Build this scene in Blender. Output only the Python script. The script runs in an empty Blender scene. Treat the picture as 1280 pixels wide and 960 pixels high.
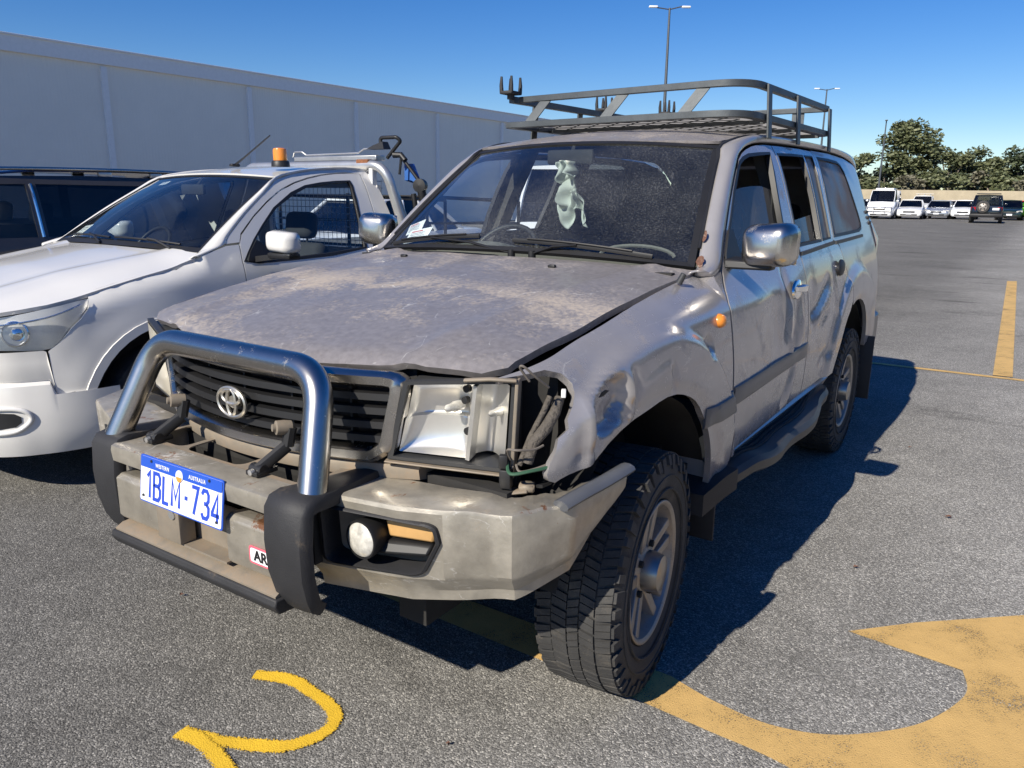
import bpy, bmesh, math, random
import numpy as np
from math import radians as R, pi, sin, cos, hypot, sqrt
from mathutils import Vector, Matrix, noise
from mathutils.geometry import delaunay_2d_cdt
random.seed(7)
sc = bpy.context.scene
COL = sc.collection
# ------------------------------------------------------------------ camera, sky, sun
cd = bpy.data.cameras.new("camera"); cam = bpy.data.objects.new("camera", cd); COL.objects.link(cam)
yaw, pitch, roll = R(33.970), R(-13.728), R(0.611)
f_ = Vector((-sin(yaw)*cos(pitch), cos(yaw)*cos(pitch), sin(pitch)))
r0 = Vector((cos(yaw), sin(yaw), 0)); u0 = r0.cross(f_)
r_ = cos(roll)*r0 + sin(roll)*u0; u_ = -sin(roll)*r0 + cos(roll)*u0
M = Matrix((r_, u_, -f_)).transposed().to_4x4(); M.translation = Vector((1.8194, -2.0958, 1.5241))
cam.matrix_world = M
cd.sensor_width = 36; cd.lens = 36*970.45/1280; cd.clip_start = .05; cd.clip_end = 3000
sc.camera = cam
sc.render.resolution_x = 1024; sc.render.resolution_y = 768
w = bpy.data.worlds.new("World"); sc.world = w; w.use_nodes = True
nt = w.node_tree; bg = nt.nodes['Background']; sky = nt.nodes.new('ShaderNodeTexSky')
SUN = Vector((-.115, -1.0, .745)).normalized()
sky.sky_type = 'NISHITA'; sky.sun_disc = False
sky.sun_elevation = math.asin(SUN.z); sky.sun_rotation = math.atan2(SUN.x, SUN.y)
sky.air_density = 1.0; sky.dust_density = .05; sky.ozone_density = 5.0; sky.altitude = 0
hs = nt.nodes.new('ShaderNodeHueSaturation'); hs.inputs['Saturation'].default_value = 1.32; hs.inputs['Hue'].default_value = .514
nt.links.new(sky.outputs[0], hs.inputs['Color']); nt.links.new(hs.outputs[0], bg.inputs[0]); bg.inputs[1].default_value = .085
sl = bpy.data.lights.new("sun", 'SUN'); so = bpy.data.objects.new("sun", sl); COL.objects.link(so)
sl.energy = 5.0; sl.angle = R(.53); sl.color = (1, .93, .81)
so.rotation_euler = SUN.to_track_quat('Z', 'Y').to_euler(); so.location = (0, -20, 20)
sc.view_settings.view_transform = 'Standard'; sc.view_settings.look = 'None'
sc.view_settings.gamma = 1; sc.view_settings.use_curve_mapping = False
sc.view_settings.exposure = 0.40
sc.render.engine = 'CYCLES'
sc.cycles.max_bounces = 10; sc.cycles.transparent_max_bounces = 24

# ------------------------------------------------------------------ materials
MATS = {}
def node(t, ty, **kw):
    n = t.nodes.new(ty)
    for k, v in kw.items(): setattr(n, k, v)
    return n
def setin(n, d):
    for k, v in d.items():
        if k in n.inputs: n.inputs[k].default_value = v
def mk(name, base, rough=.5, metal=0, coat=0, dirt=None, dirt_amt=0, dirt_scale=6, dirt_up=0, var=.08, vscale=8,
       bump=0, bscale=60, spec=.5, emis=None, dirt_rough=.85, streak=False, trans=0, seed=0, rustc=0, band=0, fine=.35, scr=0, hard=0):
    """principled + noise colour variation + optional dust layer (more of it on upward faces)"""
    m = bpy.data.materials.new(name); m.use_nodes = True; t = m.node_tree
    b = t.nodes['Principled BSDF']; L = t.links.new
    tc = node(t, 'ShaderNodeTexCoord')
    mp = node(t, 'ShaderNodeMapping'); mp.inputs['Location'].default_value = (seed*3.1, seed*1.7, seed)
    if streak: mp.inputs['Scale'].default_value = (1, 1, .18)
    L(tc.outputs['Object'], mp.inputs[0])
    setin(b, {'Base Color': (*base, 1), 'Roughness': rough, 'Metallic': metal, 'Coat Weight': coat, 'Coat Roughness': .06,
              'Specular IOR Level': spec, 'Transmission Weight': trans})
    n1 = node(t, 'ShaderNodeTexNoise'); setin(n1, {'Scale': vscale, 'Detail': 6, 'Roughness': .6}); L(mp.outputs[0], n1.inputs[0])
    r1 = node(t, 'ShaderNodeMapRange'); setin(r1, {'From Min': .3, 'From Max': .7, 'To Min': 1-var, 'To Max': 1+var}); L(n1.outputs[0], r1.inputs[0])
    mx = node(t, 'ShaderNodeMix', data_type='RGBA', blend_type='MULTIPLY'); mx.inputs[0].default_value = 1
    mx.inputs[6].default_value = (*base, 1); L(r1.outputs[0], mx.inputs[7])
    col = mx.outputs[2]
    if dirt:
        n2 = node(t, 'ShaderNodeTexNoise'); setin(n2, {'Scale': dirt_scale, 'Detail': 9, 'Roughness': .68, 'Distortion': .3}); L(mp.outputs[0], n2.inputs[0])
        n3 = node(t, 'ShaderNodeTexNoise'); setin(n3, {'Scale': dirt_scale*22, 'Detail': 4, 'Roughness': .7}); L(mp.outputs[0], n3.inputs[0])
        ad = node(t, 'ShaderNodeMath', operation='MULTIPLY_ADD'); L(n3.outputs[0], ad.inputs[0]); ad.inputs[1].default_value = fine; L(n2.outputs[0], ad.inputs[2])
        ge = node(t, 'ShaderNodeNewGeometry'); sp = node(t, 'ShaderNodeSeparateXYZ'); L(ge.outputs['Normal'], sp.inputs[0])
        up = node(t, 'ShaderNodeMath', operation='MULTIPLY_ADD'); L(sp.outputs[2], up.inputs[0]); up.inputs[1].default_value = dirt_up; L(ad.outputs[0], up.inputs[2])
        if band:
            so_ = node(t, 'ShaderNodeSeparateXYZ'); L(tc.outputs['Object'], so_.inputs[0])
            q1 = node(t, 'ShaderNodeMath', operation='MULTIPLY_ADD'); L(n2.outputs[0], q1.inputs[0]); q1.inputs[1].default_value = .55; L(so_.outputs[1], q1.inputs[2])
            q2 = node(t, 'ShaderNodeMath', operation='SUBTRACT'); L(q1.outputs[0], q2.inputs[0]); q2.inputs[1].default_value = .22
            q3 = node(t, 'ShaderNodeMath', operation='ABSOLUTE'); L(q2.outputs[0], q3.inputs[0])
            q4 = node(t, 'ShaderNodeMapRange'); setin(q4, {'From Min': .02, 'From Max': .17, 'To Min': band, 'To Max': 0}); L(q3.outputs[0], q4.inputs[0])
            q5 = node(t, 'ShaderNodeMath', operation='ADD'); L(q4.outputs[0], q5.inputs[0]); L(up.outputs[0], q5.inputs[1]); up = q5
        rr = node(t, 'ShaderNodeMapRange'); k_ = (fine-.35)*.5; setin(rr, {'From Min': .92+k_-dirt_amt, 'From Max': 1.22+k_-hard-dirt_amt}); L(up.outputs[0], rr.inputs[0])
        m2 = node(t, 'ShaderNodeMix', data_type='RGBA'); L(rr.outputs[0], m2.inputs[0]); L(col, m2.inputs[6]); m2.inputs[7].default_value = (*dirt, 1)
        col = m2.outputs[2]
        mr = node(t, 'ShaderNodeMapRange'); setin(mr, {'To Min': rough, 'To Max': dirt_rough}); L(rr.outputs[0], mr.inputs[0]); L(mr.outputs[0], b.inputs['Roughness'])
        mm = node(t, 'ShaderNodeMapRange'); setin(mm, {'To Min': metal, 'To Max': 0}); L(rr.outputs[0], mm.inputs[0]); L(mm.outputs[0], b.inputs['Metallic'])
        if coat:
            mc = node(t, 'ShaderNodeMapRange'); setin(mc, {'To Min': coat, 'To Max': 0}); L(rr.outputs[0], mc.inputs[0]); L(mc.outputs[0], b.inputs['Coat Weight'])
    if scr:
        ms = node(t, 'ShaderNodeMapping'); ms.inputs['Rotation'].default_value = (R(24), R(10), R(8)); ms.inputs['Scale'].default_value = (1, .28, 2.2); L(tc.outputs['Object'], ms.inputs[0])
        a1 = node(t, 'ShaderNodeTexNoise'); setin(a1, {'Scale': 9, 'Detail': 3, 'Roughness': .4}); L(ms.outputs[0], a1.inputs[0])
        a2 = node(t, 'ShaderNodeMath', operation='SUBTRACT'); L(a1.outputs[0], a2.inputs[0]); a2.inputs[1].default_value = .5
        a3 = node(t, 'ShaderNodeMath', operation='ABSOLUTE'); L(a2.outputs[0], a3.inputs[0])
        a4 = node(t, 'ShaderNodeMapRange'); setin(a4, {'From Min': .002, 'From Max': .008, 'To Min': 1, 'To Max': 0}); L(a3.outputs[0], a4.inputs[0])
        b1 = node(t, 'ShaderNodeTexNoise'); setin(b1, {'Scale': 4.5, 'Detail': 8, 'Roughness': .8}); L(tc.outputs['Object'], b1.inputs[0])
        b2 = node(t, 'ShaderNodeMapRange'); setin(b2, {'From Min': .51, 'From Max': .57}); L(b1.outputs[0], b2.inputs[0])
        b3 = node(t, 'ShaderNodeMath', operation='MULTIPLY'); L(a4.outputs[0], b3.inputs[0]); L(b2.outputs[0], b3.inputs[1])
        # scuffed patches down to primer
        c1 = node(t, 'ShaderNodeMapRange'); setin(c1, {'From Min': .665-.02*scr, 'From Max': .68-.02*scr}); L(b1.outputs[0], c1.inputs[0])
        c2 = node(t, 'ShaderNodeMath', operation='MAXIMUM'); L(b3.outputs[0], c2.inputs[0]); L(c1.outputs[0], c2.inputs[1])
        c3 = node(t, 'ShaderNodeMath', operation='MULTIPLY'); L(c2.outputs[0], c3.inputs[0]); c3.inputs[1].default_value = .75
        c4 = node(t, 'ShaderNodeMix', data_type='RGBA'); L(c3.outputs[0], c4.inputs[0]); L(col, c4.inputs[6]); c4.inputs[7].default_value = (.60, .575, .53, 1); col = c4.outputs[2]
    if rustc:
        n6 = node(t, 'ShaderNodeTexNoise'); setin(n6, {'Scale': 7, 'Detail': 10, 'Roughness': .75, 'Distortion': .8}); L(mp.outputs[0], n6.inputs[0])
        ge2 = node(t, 'ShaderNodeNewGeometry'); s2 = node(t, 'ShaderNodeSeparateXYZ'); L(ge2.outputs['Normal'], s2.inputs[0])
        u2 = node(t, 'ShaderNodeMath', operation='MULTIPLY_ADD'); L(s2.outputs[2], u2.inputs[0]); u2.inputs[1].default_value = .05; L(n6.outputs[0], u2.inputs[2])
        r6 = node(t, 'ShaderNodeMapRange'); setin(r6, {'From Min': .70-rustc, 'From Max': .735-rustc}); L(u2.outputs[0], r6.inputs[0])
        m6 = node(t, 'ShaderNodeMix', data_type='RGBA'); L(r6.outputs[0], m6.inputs[0]); L(col, m6.inputs[6]); m6.inputs[7].default_value = (.23, .105, .05, 1); col = m6.outputs[2]
    L(col, b.inputs['Base Color'])
    if bump:
        n4 = node(t, 'ShaderNodeTexNoise'); setin(n4, {'Scale': bscale, 'Detail': 5}); L(mp.outputs[0], n4.inputs[0])
        bp = node(t, 'ShaderNodeBump'); setin(bp, {'Strength': bump, 'Distance': .01}); L(n4.outputs[0], bp.inputs['Height']); L(bp.outputs[0], b.inputs['Normal'])
    if emis: setin(b, {'Emission Color': (*emis, 1), 'Emission Strength': 1})
    MATS[name] = m; return m
DUST = (.30, .235, .165)
mk('paint', (.42, .40, .39), .30, .40, .4, dirt=(.27, .225, .185), dirt_amt=.16, dirt_scale=5, dirt_up=.0, var=.05)
mk('paint_dent', (.40, .38, .375), .26, .42, .5, dirt=(.25, .20, .165), dirt_amt=.17, dirt_scale=7, var=.06, scr=.6)
mk('hood_paint', (.31, .285, .275), .40, .40, .12, dirt=(.385, .33, .275), dirt_amt=.035, fine=.62, hard=.02, scr=.1, dirt_scale=3.4, dirt_up=.20, var=.16, vscale=46, band=.17)
mk('bar_paint', (.36, .33, .275), .42, .45, .1, dirt=(.29, .215, .14), dirt_amt=.13, dirt_scale=9, dirt_up=.06, var=.22, vscale=14, rustc=.055, scr=1.8, bump=.08, bscale=90)
mk('bar_dusty', (.24, .205, .16), .6, .2, 0, dirt=(.27, .19, .12), dirt_amt=.26, dirt_scale=9, dirt_up=.05, var=.12, vscale=18)
mk('rust_flake', (.12, .055, .035), .85, 0, 0, dirt=(.50, .42, .36), dirt_amt=.22, dirt_scale=60, var=.35, vscale=120, bump=.3, bscale=200)
mk('rust', (.22, .085, .035), .85, 0, 0, var=.35, vscale=60, bump=.3, bscale=200)
mk('rubber', (.022, .022, .024), .62, 0, 0, dirt=(.16, .12, .08), dirt_amt=.10, dirt_scale=8, dirt_up=.06, var=.2, bump=.15, bscale=300)
mk('tyre', (.042, .041, .040), .80, 0, 0, dirt=(.12, .105, .085), dirt_amt=.22, dirt_scale=9, var=.25, bump=.2, bscale=200)
mk('black', (.012, .012, .013), .5, 0, 0, var=.2)
mk('dark', (.02, .019, .018), .85, 0, 0, dirt=(.09, .065, .045), dirt_amt=.10, var=.3)
mk('trim', (.035, .036, .038), .45, 0, 0, dirt=(.15, .12, .09), dirt_amt=.08, var=.1)
mk('mould', (.10, .105, .115), .35, .1, .1, dirt=(.17, .14, .11), dirt_amt=.05, var=.1, streak=True)
mk('chrome', (.54, .515, .475), .25, 1, 0, dirt=(.24, .205, .165), dirt_amt=.13, dirt_scale=9, dirt_up=0, var=.05, vscale=40)
mk('chrome_clean', (.8, .8, .8), .1, 1, 0, var=.02)
mk('reflector', (.84, .82, .77), .30, .80, 0, dirt=(.52, .44, .33), dirt_amt=.02, dirt_scale=6, var=.08)
mk('hubcap', (.36, .33, .29), .32, .8, 0, dirt=(.20, .16, .12), dirt_amt=.14, dirt_scale=20)
mk('alloy', (.36, .33, .295), .45, .65, 0, dirt=(.16, .125, .095), dirt_amt=.20, dirt_scale=10, var=.15)
mk('ute_reflector', (.86, .86, .85), .30, .40, .3, var=.05)
mk('lensdirty', (.55, .50, .38), .25, 0, .5, dirt=(.35, .27, .18), dirt_amt=.10, var=.1)
mk('foglens', (.60, .58, .52), .22, .15, .4, dirt=(.42, .33, .22), dirt_amt=.1, dirt_scale=14, var=.3, vscale=50)
mk('amber', (.75, .25, .03), .25, 0, .6, var=.1)
mk('amberdull', (.52, .31, .12), .4, 0, .2, dirt=(.30, .22, .14), dirt_amt=.12, var=.2)
mk('redlens', (.35, .01, .01), .2, 0, .6, var=.1)
mk('white_paint', (.72, .705, .67), .22, 0, .7, var=.015, dirt=(.55, .52, .48), dirt_amt=-.08)
mk('white_dull', (.78, .78, .77), .5, 0, 0, var=.03)
mk('wagon_side', (.06, .056, .052), .2, .3, .8, var=.05)  # grey of the reflected wall and sky put into the navy wagon's side colour
mk('blue_paint', (.008, .022, .085), .16, .3, .8, var=.05)
mk('rack', (.10, .11, .115), .48, .55, 0, dirt=(.17, .155, .135), dirt_amt=.10, dirt_scale=12, var=.2, bump=.05)
mk('meshmetal', (.42, .41, .39), .5, .35, 0, var=.12)
mk('galv', (.62, .61, .58), .35, .8, 0, var=.12, dirt=(.4, .36, .28), dirt_amt=.02)
mk('interior', (.04, .039, .036), .8, 0, 0, var=.15)
mk('dash', (.16, .155, .13), .85, 0, 0, var=.1, dirt=(.25, .22, .17), dirt_amt=.05)
mk('seat', (.05, .05, .055), .9, 0, 0, var=.15)
mk('seatgrey', (.30, .28, .25), .9, 0, 0, var=.1)
mk('cloth', (.50, .53, .47), .9, 0, 0, var=.05)
mk('paper', (.85, .85, .85), .7, 0, 0, var=.02)
mk('ink', (.10, .10, .12), .7); mk('inkred', (.5, .06, .05), .7)
mk('plate_white', (.80, .82, .86), .4, 0, .2, dirt=(.5, .45, .38), dirt_amt=-.06, var=.02)
mk('plate_blue', (.02, .09, .50), .4, 0, .2, var=.05)
mk('plate_text', (.025, .07, .48), .45, 0, 0, var=.05)
mk('emblem', (.50, .47, .41), .3, .8, 0, dirt=(.36, .31, .23), dirt_amt=.2, dirt_scale=20); mk('blue_cover', (.04, .13, .40), .5)
mk('pink', (.75, .12, .17), .5); mk('orange', (.85, .30, .05), .5)
mk('wire', (.15, .13, .11), .7, 0, 0, var=.2); mk('hose', (.09, .078, .065), .8, 0, 0, var=.3, vscale=80, bump=.8, bscale=120)
mk('wiregreen', (.03, .09, .05), .6)
mk('red_plastic', (.38, .03, .025), .5, 0, 0, var=.1)
mk('bark', (.22, .18, .14), .9, 0, 0, var=.3, vscale=20)
mk('polemetal', (.10, .11, .12), .5, .5, 0, var=.1)
mk('limestone', (.52, .44, .30), .9, 0, 0, var=.12, vscale=1.2, bump=.3, bscale=8)
mk('cap', (.80, .80, .80), .5, 0, 0, var=.04)

def glass(name, tint=(.75, .82, .82), dust=.12, dustcol=(.36, .33, .28), scale=90, refl=1.0, rough=.02, lo=.35, hi=2.4):
    m = bpy.data.materials.new(name); m.use_nodes = True; t = m.node_tree; L = t.links.new
    t.nodes.clear(); out = node(t, 'ShaderNodeOutputMaterial')
    tr = node(t, 'ShaderNodeBsdfTransparent'); tr.inputs[0].default_value = (*tint, 1)
    gl = node(t, 'ShaderNodeBsdfGlossy'); setin(gl, {'Roughness': rough}); gl.inputs[0].default_value = (1, 1, 1, 1)
    fr = node(t, 'ShaderNodeFresnel'); setin(fr, {'IOR': 1.5})
    mu = node(t, 'ShaderNodeMath', operation='MULTIPLY'); L(fr.outputs[0], mu.inputs[0]); mu.inputs[1].default_value = refl; mu.use_clamp = True
    m1 = node(t, 'ShaderNodeMixShader'); L(mu.outputs[0], m1.inputs[0]); L(tr.outputs[0], m1.inputs[1]); L(gl.outputs[0], m1.inputs[2])
    df = node(t, 'ShaderNodeBsdfDiffuse'); df.inputs[0].default_value = (*dustcol, 1)
    tc = node(t, 'ShaderNodeTexCoord'); mp = node(t, 'ShaderNodeMapping'); L(tc.outputs['Object'], mp.inputs[0])
    n1 = node(t, 'ShaderNodeTexNoise'); setin(n1, {'Scale': scale, 'Detail': 5, 'Roughness': .75, 'Distortion': .6}); L(mp.outputs[0], n1.inputs[0])
    n2 = node(t, 'ShaderNodeTexNoise'); setin(n2, {'Scale': 2.4, 'Detail': 4}); L(mp.outputs[0], n2.inputs[0])
    r1 = node(t, 'ShaderNodeMapRange'); setin(r1, {'From Min': .5, 'From Max': .72, 'To Min': lo, 'To Max': hi}); L(n1.outputs[0], r1.inputs[0])
    r2 = node(t, 'ShaderNodeMapRange'); setin(r2, {'From Min': .36, 'From Max': .64, 'To Min': .3*dust, 'To Max': 1.7*dust}); L(n2.outputs[0], r2.inputs[0])
    k = node(t, 'ShaderNodeMath', operation='MULTIPLY'); k.use_clamp = True; L(r1.outputs[0], k.inputs[0]); L(r2.outputs[0], k.inputs[1])
    m2 = node(t, 'ShaderNodeMixShader'); L(k.outputs[0], m2.inputs[0]); L(m1.outputs[0], m2.inputs[1]); L(df.outputs[0], m2.inputs[2])
    L(m2.outputs[0], out.inputs[0]); MATS[name] = m; return m
glass('windscreen', (.80, .87, .89), .085, (.46, .47, .46), 170, 1.7)
glass('sideglass', (.50, .56, .58), .26, (.26, .25, .24), 25, .8, .05, .8, 1.2)
glass('dirtyglass', (.10, .10, .10), .82, (.235, .215, .205), 12, .8, .10, .85, 1.1)
def transl(name, colr):
    m = bpy.data.materials.new(name); m.use_nodes = True; t = m.node_tree; L = t.links.new; t.nodes.clear(); out = node(t, 'ShaderNodeOutputMaterial')
    d = node(t, 'ShaderNodeBsdfDiffuse'); d.inputs[0].default_value = (*colr, 1); tr = node(t, 'ShaderNodeBsdfTranslucent'); tr.inputs[0].default_value = (*colr, 1)
    mx = node(t, 'ShaderNodeMixShader'); mx.inputs[0].default_value = .5; L(d.outputs[0], mx.inputs[1]); L(tr.outputs[0], mx.inputs[2]); L(mx.outputs[0], out.inputs[0]); MATS[name] = m
transl('load_sheet', (.60, .57, .52))
glass('tint', (.12, .13, .15), .01, (.3, .3, .3), 60, 1.2)
glass('uteglass', (.72, .79, .81), .02, (.4, .42, .42), 120, 1.1)
glass('lampglass', (.93, .95, .95), .03, (.5, .48, .42), 40, .9)
glass('beaconglass', (.95, .33, .04), .12, (.8, .28, .03), 40, 1.4)

def asphalt():
    m = bpy.data.materials.new('asphalt'); m.use_nodes = True; t = m.node_tree; L = t.links.new; b = t.nodes['Principled BSDF']
    tc = node(t, 'ShaderNodeTexCoord')
    v = node(t, 'ShaderNodeTexVoronoi'); setin(v, {'Scale': 185, 'Randomness': 1}); L(tc.outputs['Object'], v.inputs[0])
    n1 = node(t, 'ShaderNodeTexNoise'); setin(n1, {'Scale': 210, 'Detail': 3, 'Roughness': .6}); L(tc.outputs['Object'], n1.inputs[0])
    n2 = node(t, 'ShaderNodeTexNoise'); setin(n2, {'Scale': .45, 'Detail': 6, 'Roughness': .62}); L(tc.outputs['Object'], n2.inputs[0])
    n3 = node(t, 'ShaderNodeTexNoise'); setin(n3, {'Scale': 7, 'Detail': 5}); L(tc.outputs['Object'], n3.inputs[0])
    sep = node(t, 'ShaderNodeSeparateColor'); L(v.outputs['Color'], sep.inputs[0])
    cr = node(t, 'ShaderNodeValToRGB'); e = cr.color_ramp; e.elements[0].position = 0; e.elements[0].color = (.105, .102, .096, 1)
    e.elements[1].position = 1; e.elements[1].color = (.44, .42, .38, 1)
    for p, c in ((.35, .165), (.68, .21), (.90, .31)): x = e.elements.new(p); x.color = (c, c*.965, c*.89, 1)
    L(sep.outputs[0], cr.inputs[0])
    # dark binder between stones
    rg = node(t, 'ShaderNodeMapRange'); setin(rg, {'From Min': .38, 'From Max': .60, 'To Min': .64, 'To Max': 1.22}); L(n1.outputs[0], rg.inputs[0])
    a = node(t, 'ShaderNodeMix', data_type='RGBA', blend_type='MULTIPLY'); a.inputs[0].default_value = 1; L(cr.outputs[0], a.inputs[6]); L(rg.outputs[0], a.inputs[7])
    r2 = node(t, 'ShaderNodeMapRange'); setin(r2, {'From Min': .3, 'From Max': .7, 'To Min': .86, 'To Max': 1.14}); L(n2.outputs[0], r2.inputs[0])
    c = node(t, 'ShaderNodeMix', data_type='RGBA', blend_type='MULTIPLY'); c.inputs[0].default_value = 1; L(a.outputs[2], c.inputs[6]); L(r2.outputs[0], c.inputs[7])
    r3 = node(t, 'ShaderNodeMapRange'); setin(r3, {'From Min': .35, 'From Max': .7, 'To Min': .92, 'To Max': 1.08}); L(n3.outputs[0], r3.inputs[0])
    d = node(t, 'ShaderNodeMix', data_type='RGBA', blend_type='MULTIPLY'); d.inputs[0].default_value = 1; L(c.outputs[2], d.inputs[6]); L(r3.outputs[0], d.inputs[7])
    # oil stains / tyre scuffs, stretched across the lane
    mp = node(t, 'ShaderNodeMapping'); mp.inputs['Scale'].default_value = (.55, 1.5, 1); L(tc.outputs['Object'], mp.inputs[0])
    n5 = node(t, 'ShaderNodeTexNoise'); setin(n5, {'Scale': .9, 'Detail': 5, 'Roughness': .55}); L(mp.outputs[0], n5.inputs[0])
    r5 = node(t, 'ShaderNodeMapRange'); setin(r5, {'From Min': .60, 'From Max': .70, 'To Min': 1, 'To Max': .58}); L(n5.outputs[0], r5.inputs[0])
    g = node(t, 'ShaderNodeMix', data_type='RGBA', blend_type='MULTIPLY'); g.inputs[0].default_value = 1; L(d.outputs[2], g.inputs[6]); L(r5.outputs[0], g.inputs[7])
    # base colour is darker around the wagon's bay and paler toward +x
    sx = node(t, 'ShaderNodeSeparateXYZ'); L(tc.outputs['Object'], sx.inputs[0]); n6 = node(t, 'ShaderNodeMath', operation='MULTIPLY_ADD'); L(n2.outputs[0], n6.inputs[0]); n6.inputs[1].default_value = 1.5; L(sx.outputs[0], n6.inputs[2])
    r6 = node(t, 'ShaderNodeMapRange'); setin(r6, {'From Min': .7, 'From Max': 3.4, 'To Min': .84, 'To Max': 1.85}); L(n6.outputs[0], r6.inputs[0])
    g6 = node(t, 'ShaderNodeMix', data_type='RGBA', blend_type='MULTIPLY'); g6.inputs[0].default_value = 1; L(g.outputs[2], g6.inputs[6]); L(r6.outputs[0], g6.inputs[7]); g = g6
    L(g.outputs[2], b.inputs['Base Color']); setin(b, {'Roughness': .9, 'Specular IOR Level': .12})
    bp = node(t, 'ShaderNodeBump'); setin(bp, {'Strength': .7, 'Distance': .004}); L(v.outputs['Distance'], bp.inputs['Height']); bp.invert = True
    bp2 = node(t, 'ShaderNodeBump'); setin(bp2, {'Strength': .5, 'Distance': .004}); L(n1.outputs[0], bp2.inputs['Height']); L(bp.outputs[0], bp2.inputs['Normal'])
    L(bp2.outputs[0], b.inputs['Normal']); MATS['asphalt'] = m
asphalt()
def roadpaint(name, colr, worn, edge=False):
    m = bpy.data.materials.new(name); m.use_nodes = True; t = m.node_tree; L = t.links.new; b = t.nodes['Principled BSDF']
    out = t.nodes['Material Output']; tc = node(t, 'ShaderNodeTexCoord')
    n1 = node(t, 'ShaderNodeTexNoise'); setin(n1, {'Scale': 210, 'Detail': 3, 'Roughness': .6}); L(tc.outputs['Object'], n1.inputs[0])
    n2 = node(t, 'ShaderNodeTexNoise'); setin(n2, {'Scale': 5, 'Detail': 7, 'Roughness': .7}); L(tc.outputs['Object'], n2.inputs[0])
    n3 = node(t, 'ShaderNodeTexNoise'); setin(n3, {'Scale': 2.2, 'Detail': 4}); L(tc.outputs['Object'], n3.inputs[0])
    r3 = node(t, 'ShaderNodeMapRange'); setin(r3, {'From Min': .3, 'From Max': .7, 'To Min': .85, 'To Max': 1.12}); L(n2.outputs[0], r3.inputs[0])
    mx = node(t, 'ShaderNodeMix', data_type='RGBA', blend_type='MULTIPLY'); mx.inputs[0].default_value = 1; mx.inputs[6].default_value = (*colr, 1); L(r3.outputs[0], mx.inputs[7])
    L(mx.outputs[2], b.inputs['Base Color']); setin(b, {'Roughness': .75})
    s = node(t, 'ShaderNodeMath', operation='ADD'); L(n1.outputs[0], s.inputs[0])
    k = node(t, 'ShaderNodeMath', operation='MULTIPLY'); L(n2.outputs[0], k.inputs[0]); k.inputs[1].default_value = .9; L(k.outputs[0], s.inputs[1])
    fac = s.outputs[0]
    if edge:
        at = node(t, 'ShaderNodeAttribute'); at.attribute_name = 'edge'
        k2 = node(t, 'ShaderNodeMath', operation='MULTIPLY_ADD'); L(at.outputs['Fac'], k2.inputs[0]); k2.inputs[1].default_value = -1.3; L(s.outputs[0], k2.inputs[2]); fac = k2.outputs[0]
    rr = node(t, 'ShaderNodeMapRange'); setin(rr, {'From Min': worn, 'From Max': worn+.10}); L(fac, rr.inputs[0])
    tr = node(t, 'ShaderNodeBsdfTransparent'); ms = node(t, 'ShaderNodeMixShader'); L(rr.outputs[0], ms.inputs[0]); L(tr.outputs[0], ms.inputs[1]); L(b.outputs[0], ms.inputs[2])
    bp = node(t, 'ShaderNodeBump'); setin(bp, {'Strength': .7, 'Distance': .004}); L(n1.outputs[0], bp.inputs['Height']); L(bp.outputs[0], b.inputs['Normal'])
    L(ms.outputs[0], out.inputs[0]); MATS[name] = m
roadpaint('yellow_line', (.60, .385, .135), .745); roadpaint('yellow_spray', (.80, .50, .03), .22, True)
def shedmat():
    m = mk('shed', (.80, .765, .70), .5, .1, 0, var=.03, vscale=.6); t = m.node_tree; L = t.links.new; b = t.nodes['Principled BSDF']
    tc = node(t, 'ShaderNodeTexCoord'); wv = node(t, 'ShaderNodeTexWave', bands_direction='Y'); setin(wv, {'Scale': 2.6}); L(tc.outputs['Object'], wv.inputs[0])
    bp = node(t, 'ShaderNodeBump'); setin(bp, {'Strength': .25, 'Distance': .02}); L(wv.outputs[0], bp.inputs['Height']); L(bp.outputs[0], b.inputs['Normal'])
shedmat()
def leafmat(name, c1, c2):
    m = bpy.data.materials.new(name); m.use_nodes = True; t = m.node_tree; L = t.links.new; b = t.nodes['Principled BSDF']
    g = node(t, 'ShaderNodeNewGeometry'); cr = node(t, 'ShaderNodeValToRGB'); cr.color_ramp.elements[0].color = (*c1, 1); cr.color_ramp.elements[1].color = (*c2, 1)
    L(g.outputs['Random Per Island'], cr.inputs[0]); L(cr.outputs[0], b.inputs['Base Color']); setin(b, {'Roughness': .6}); MATS[name] = m
leafmat('leaf', (.065, .082, .035), (.17, .18, .085)); leafmat('leaf_grey', (.10, .095, .06), (.20, .185, .125)); leafmat('leaf_dark', (.03, .045, .022), (.09, .11, .05))

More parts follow.
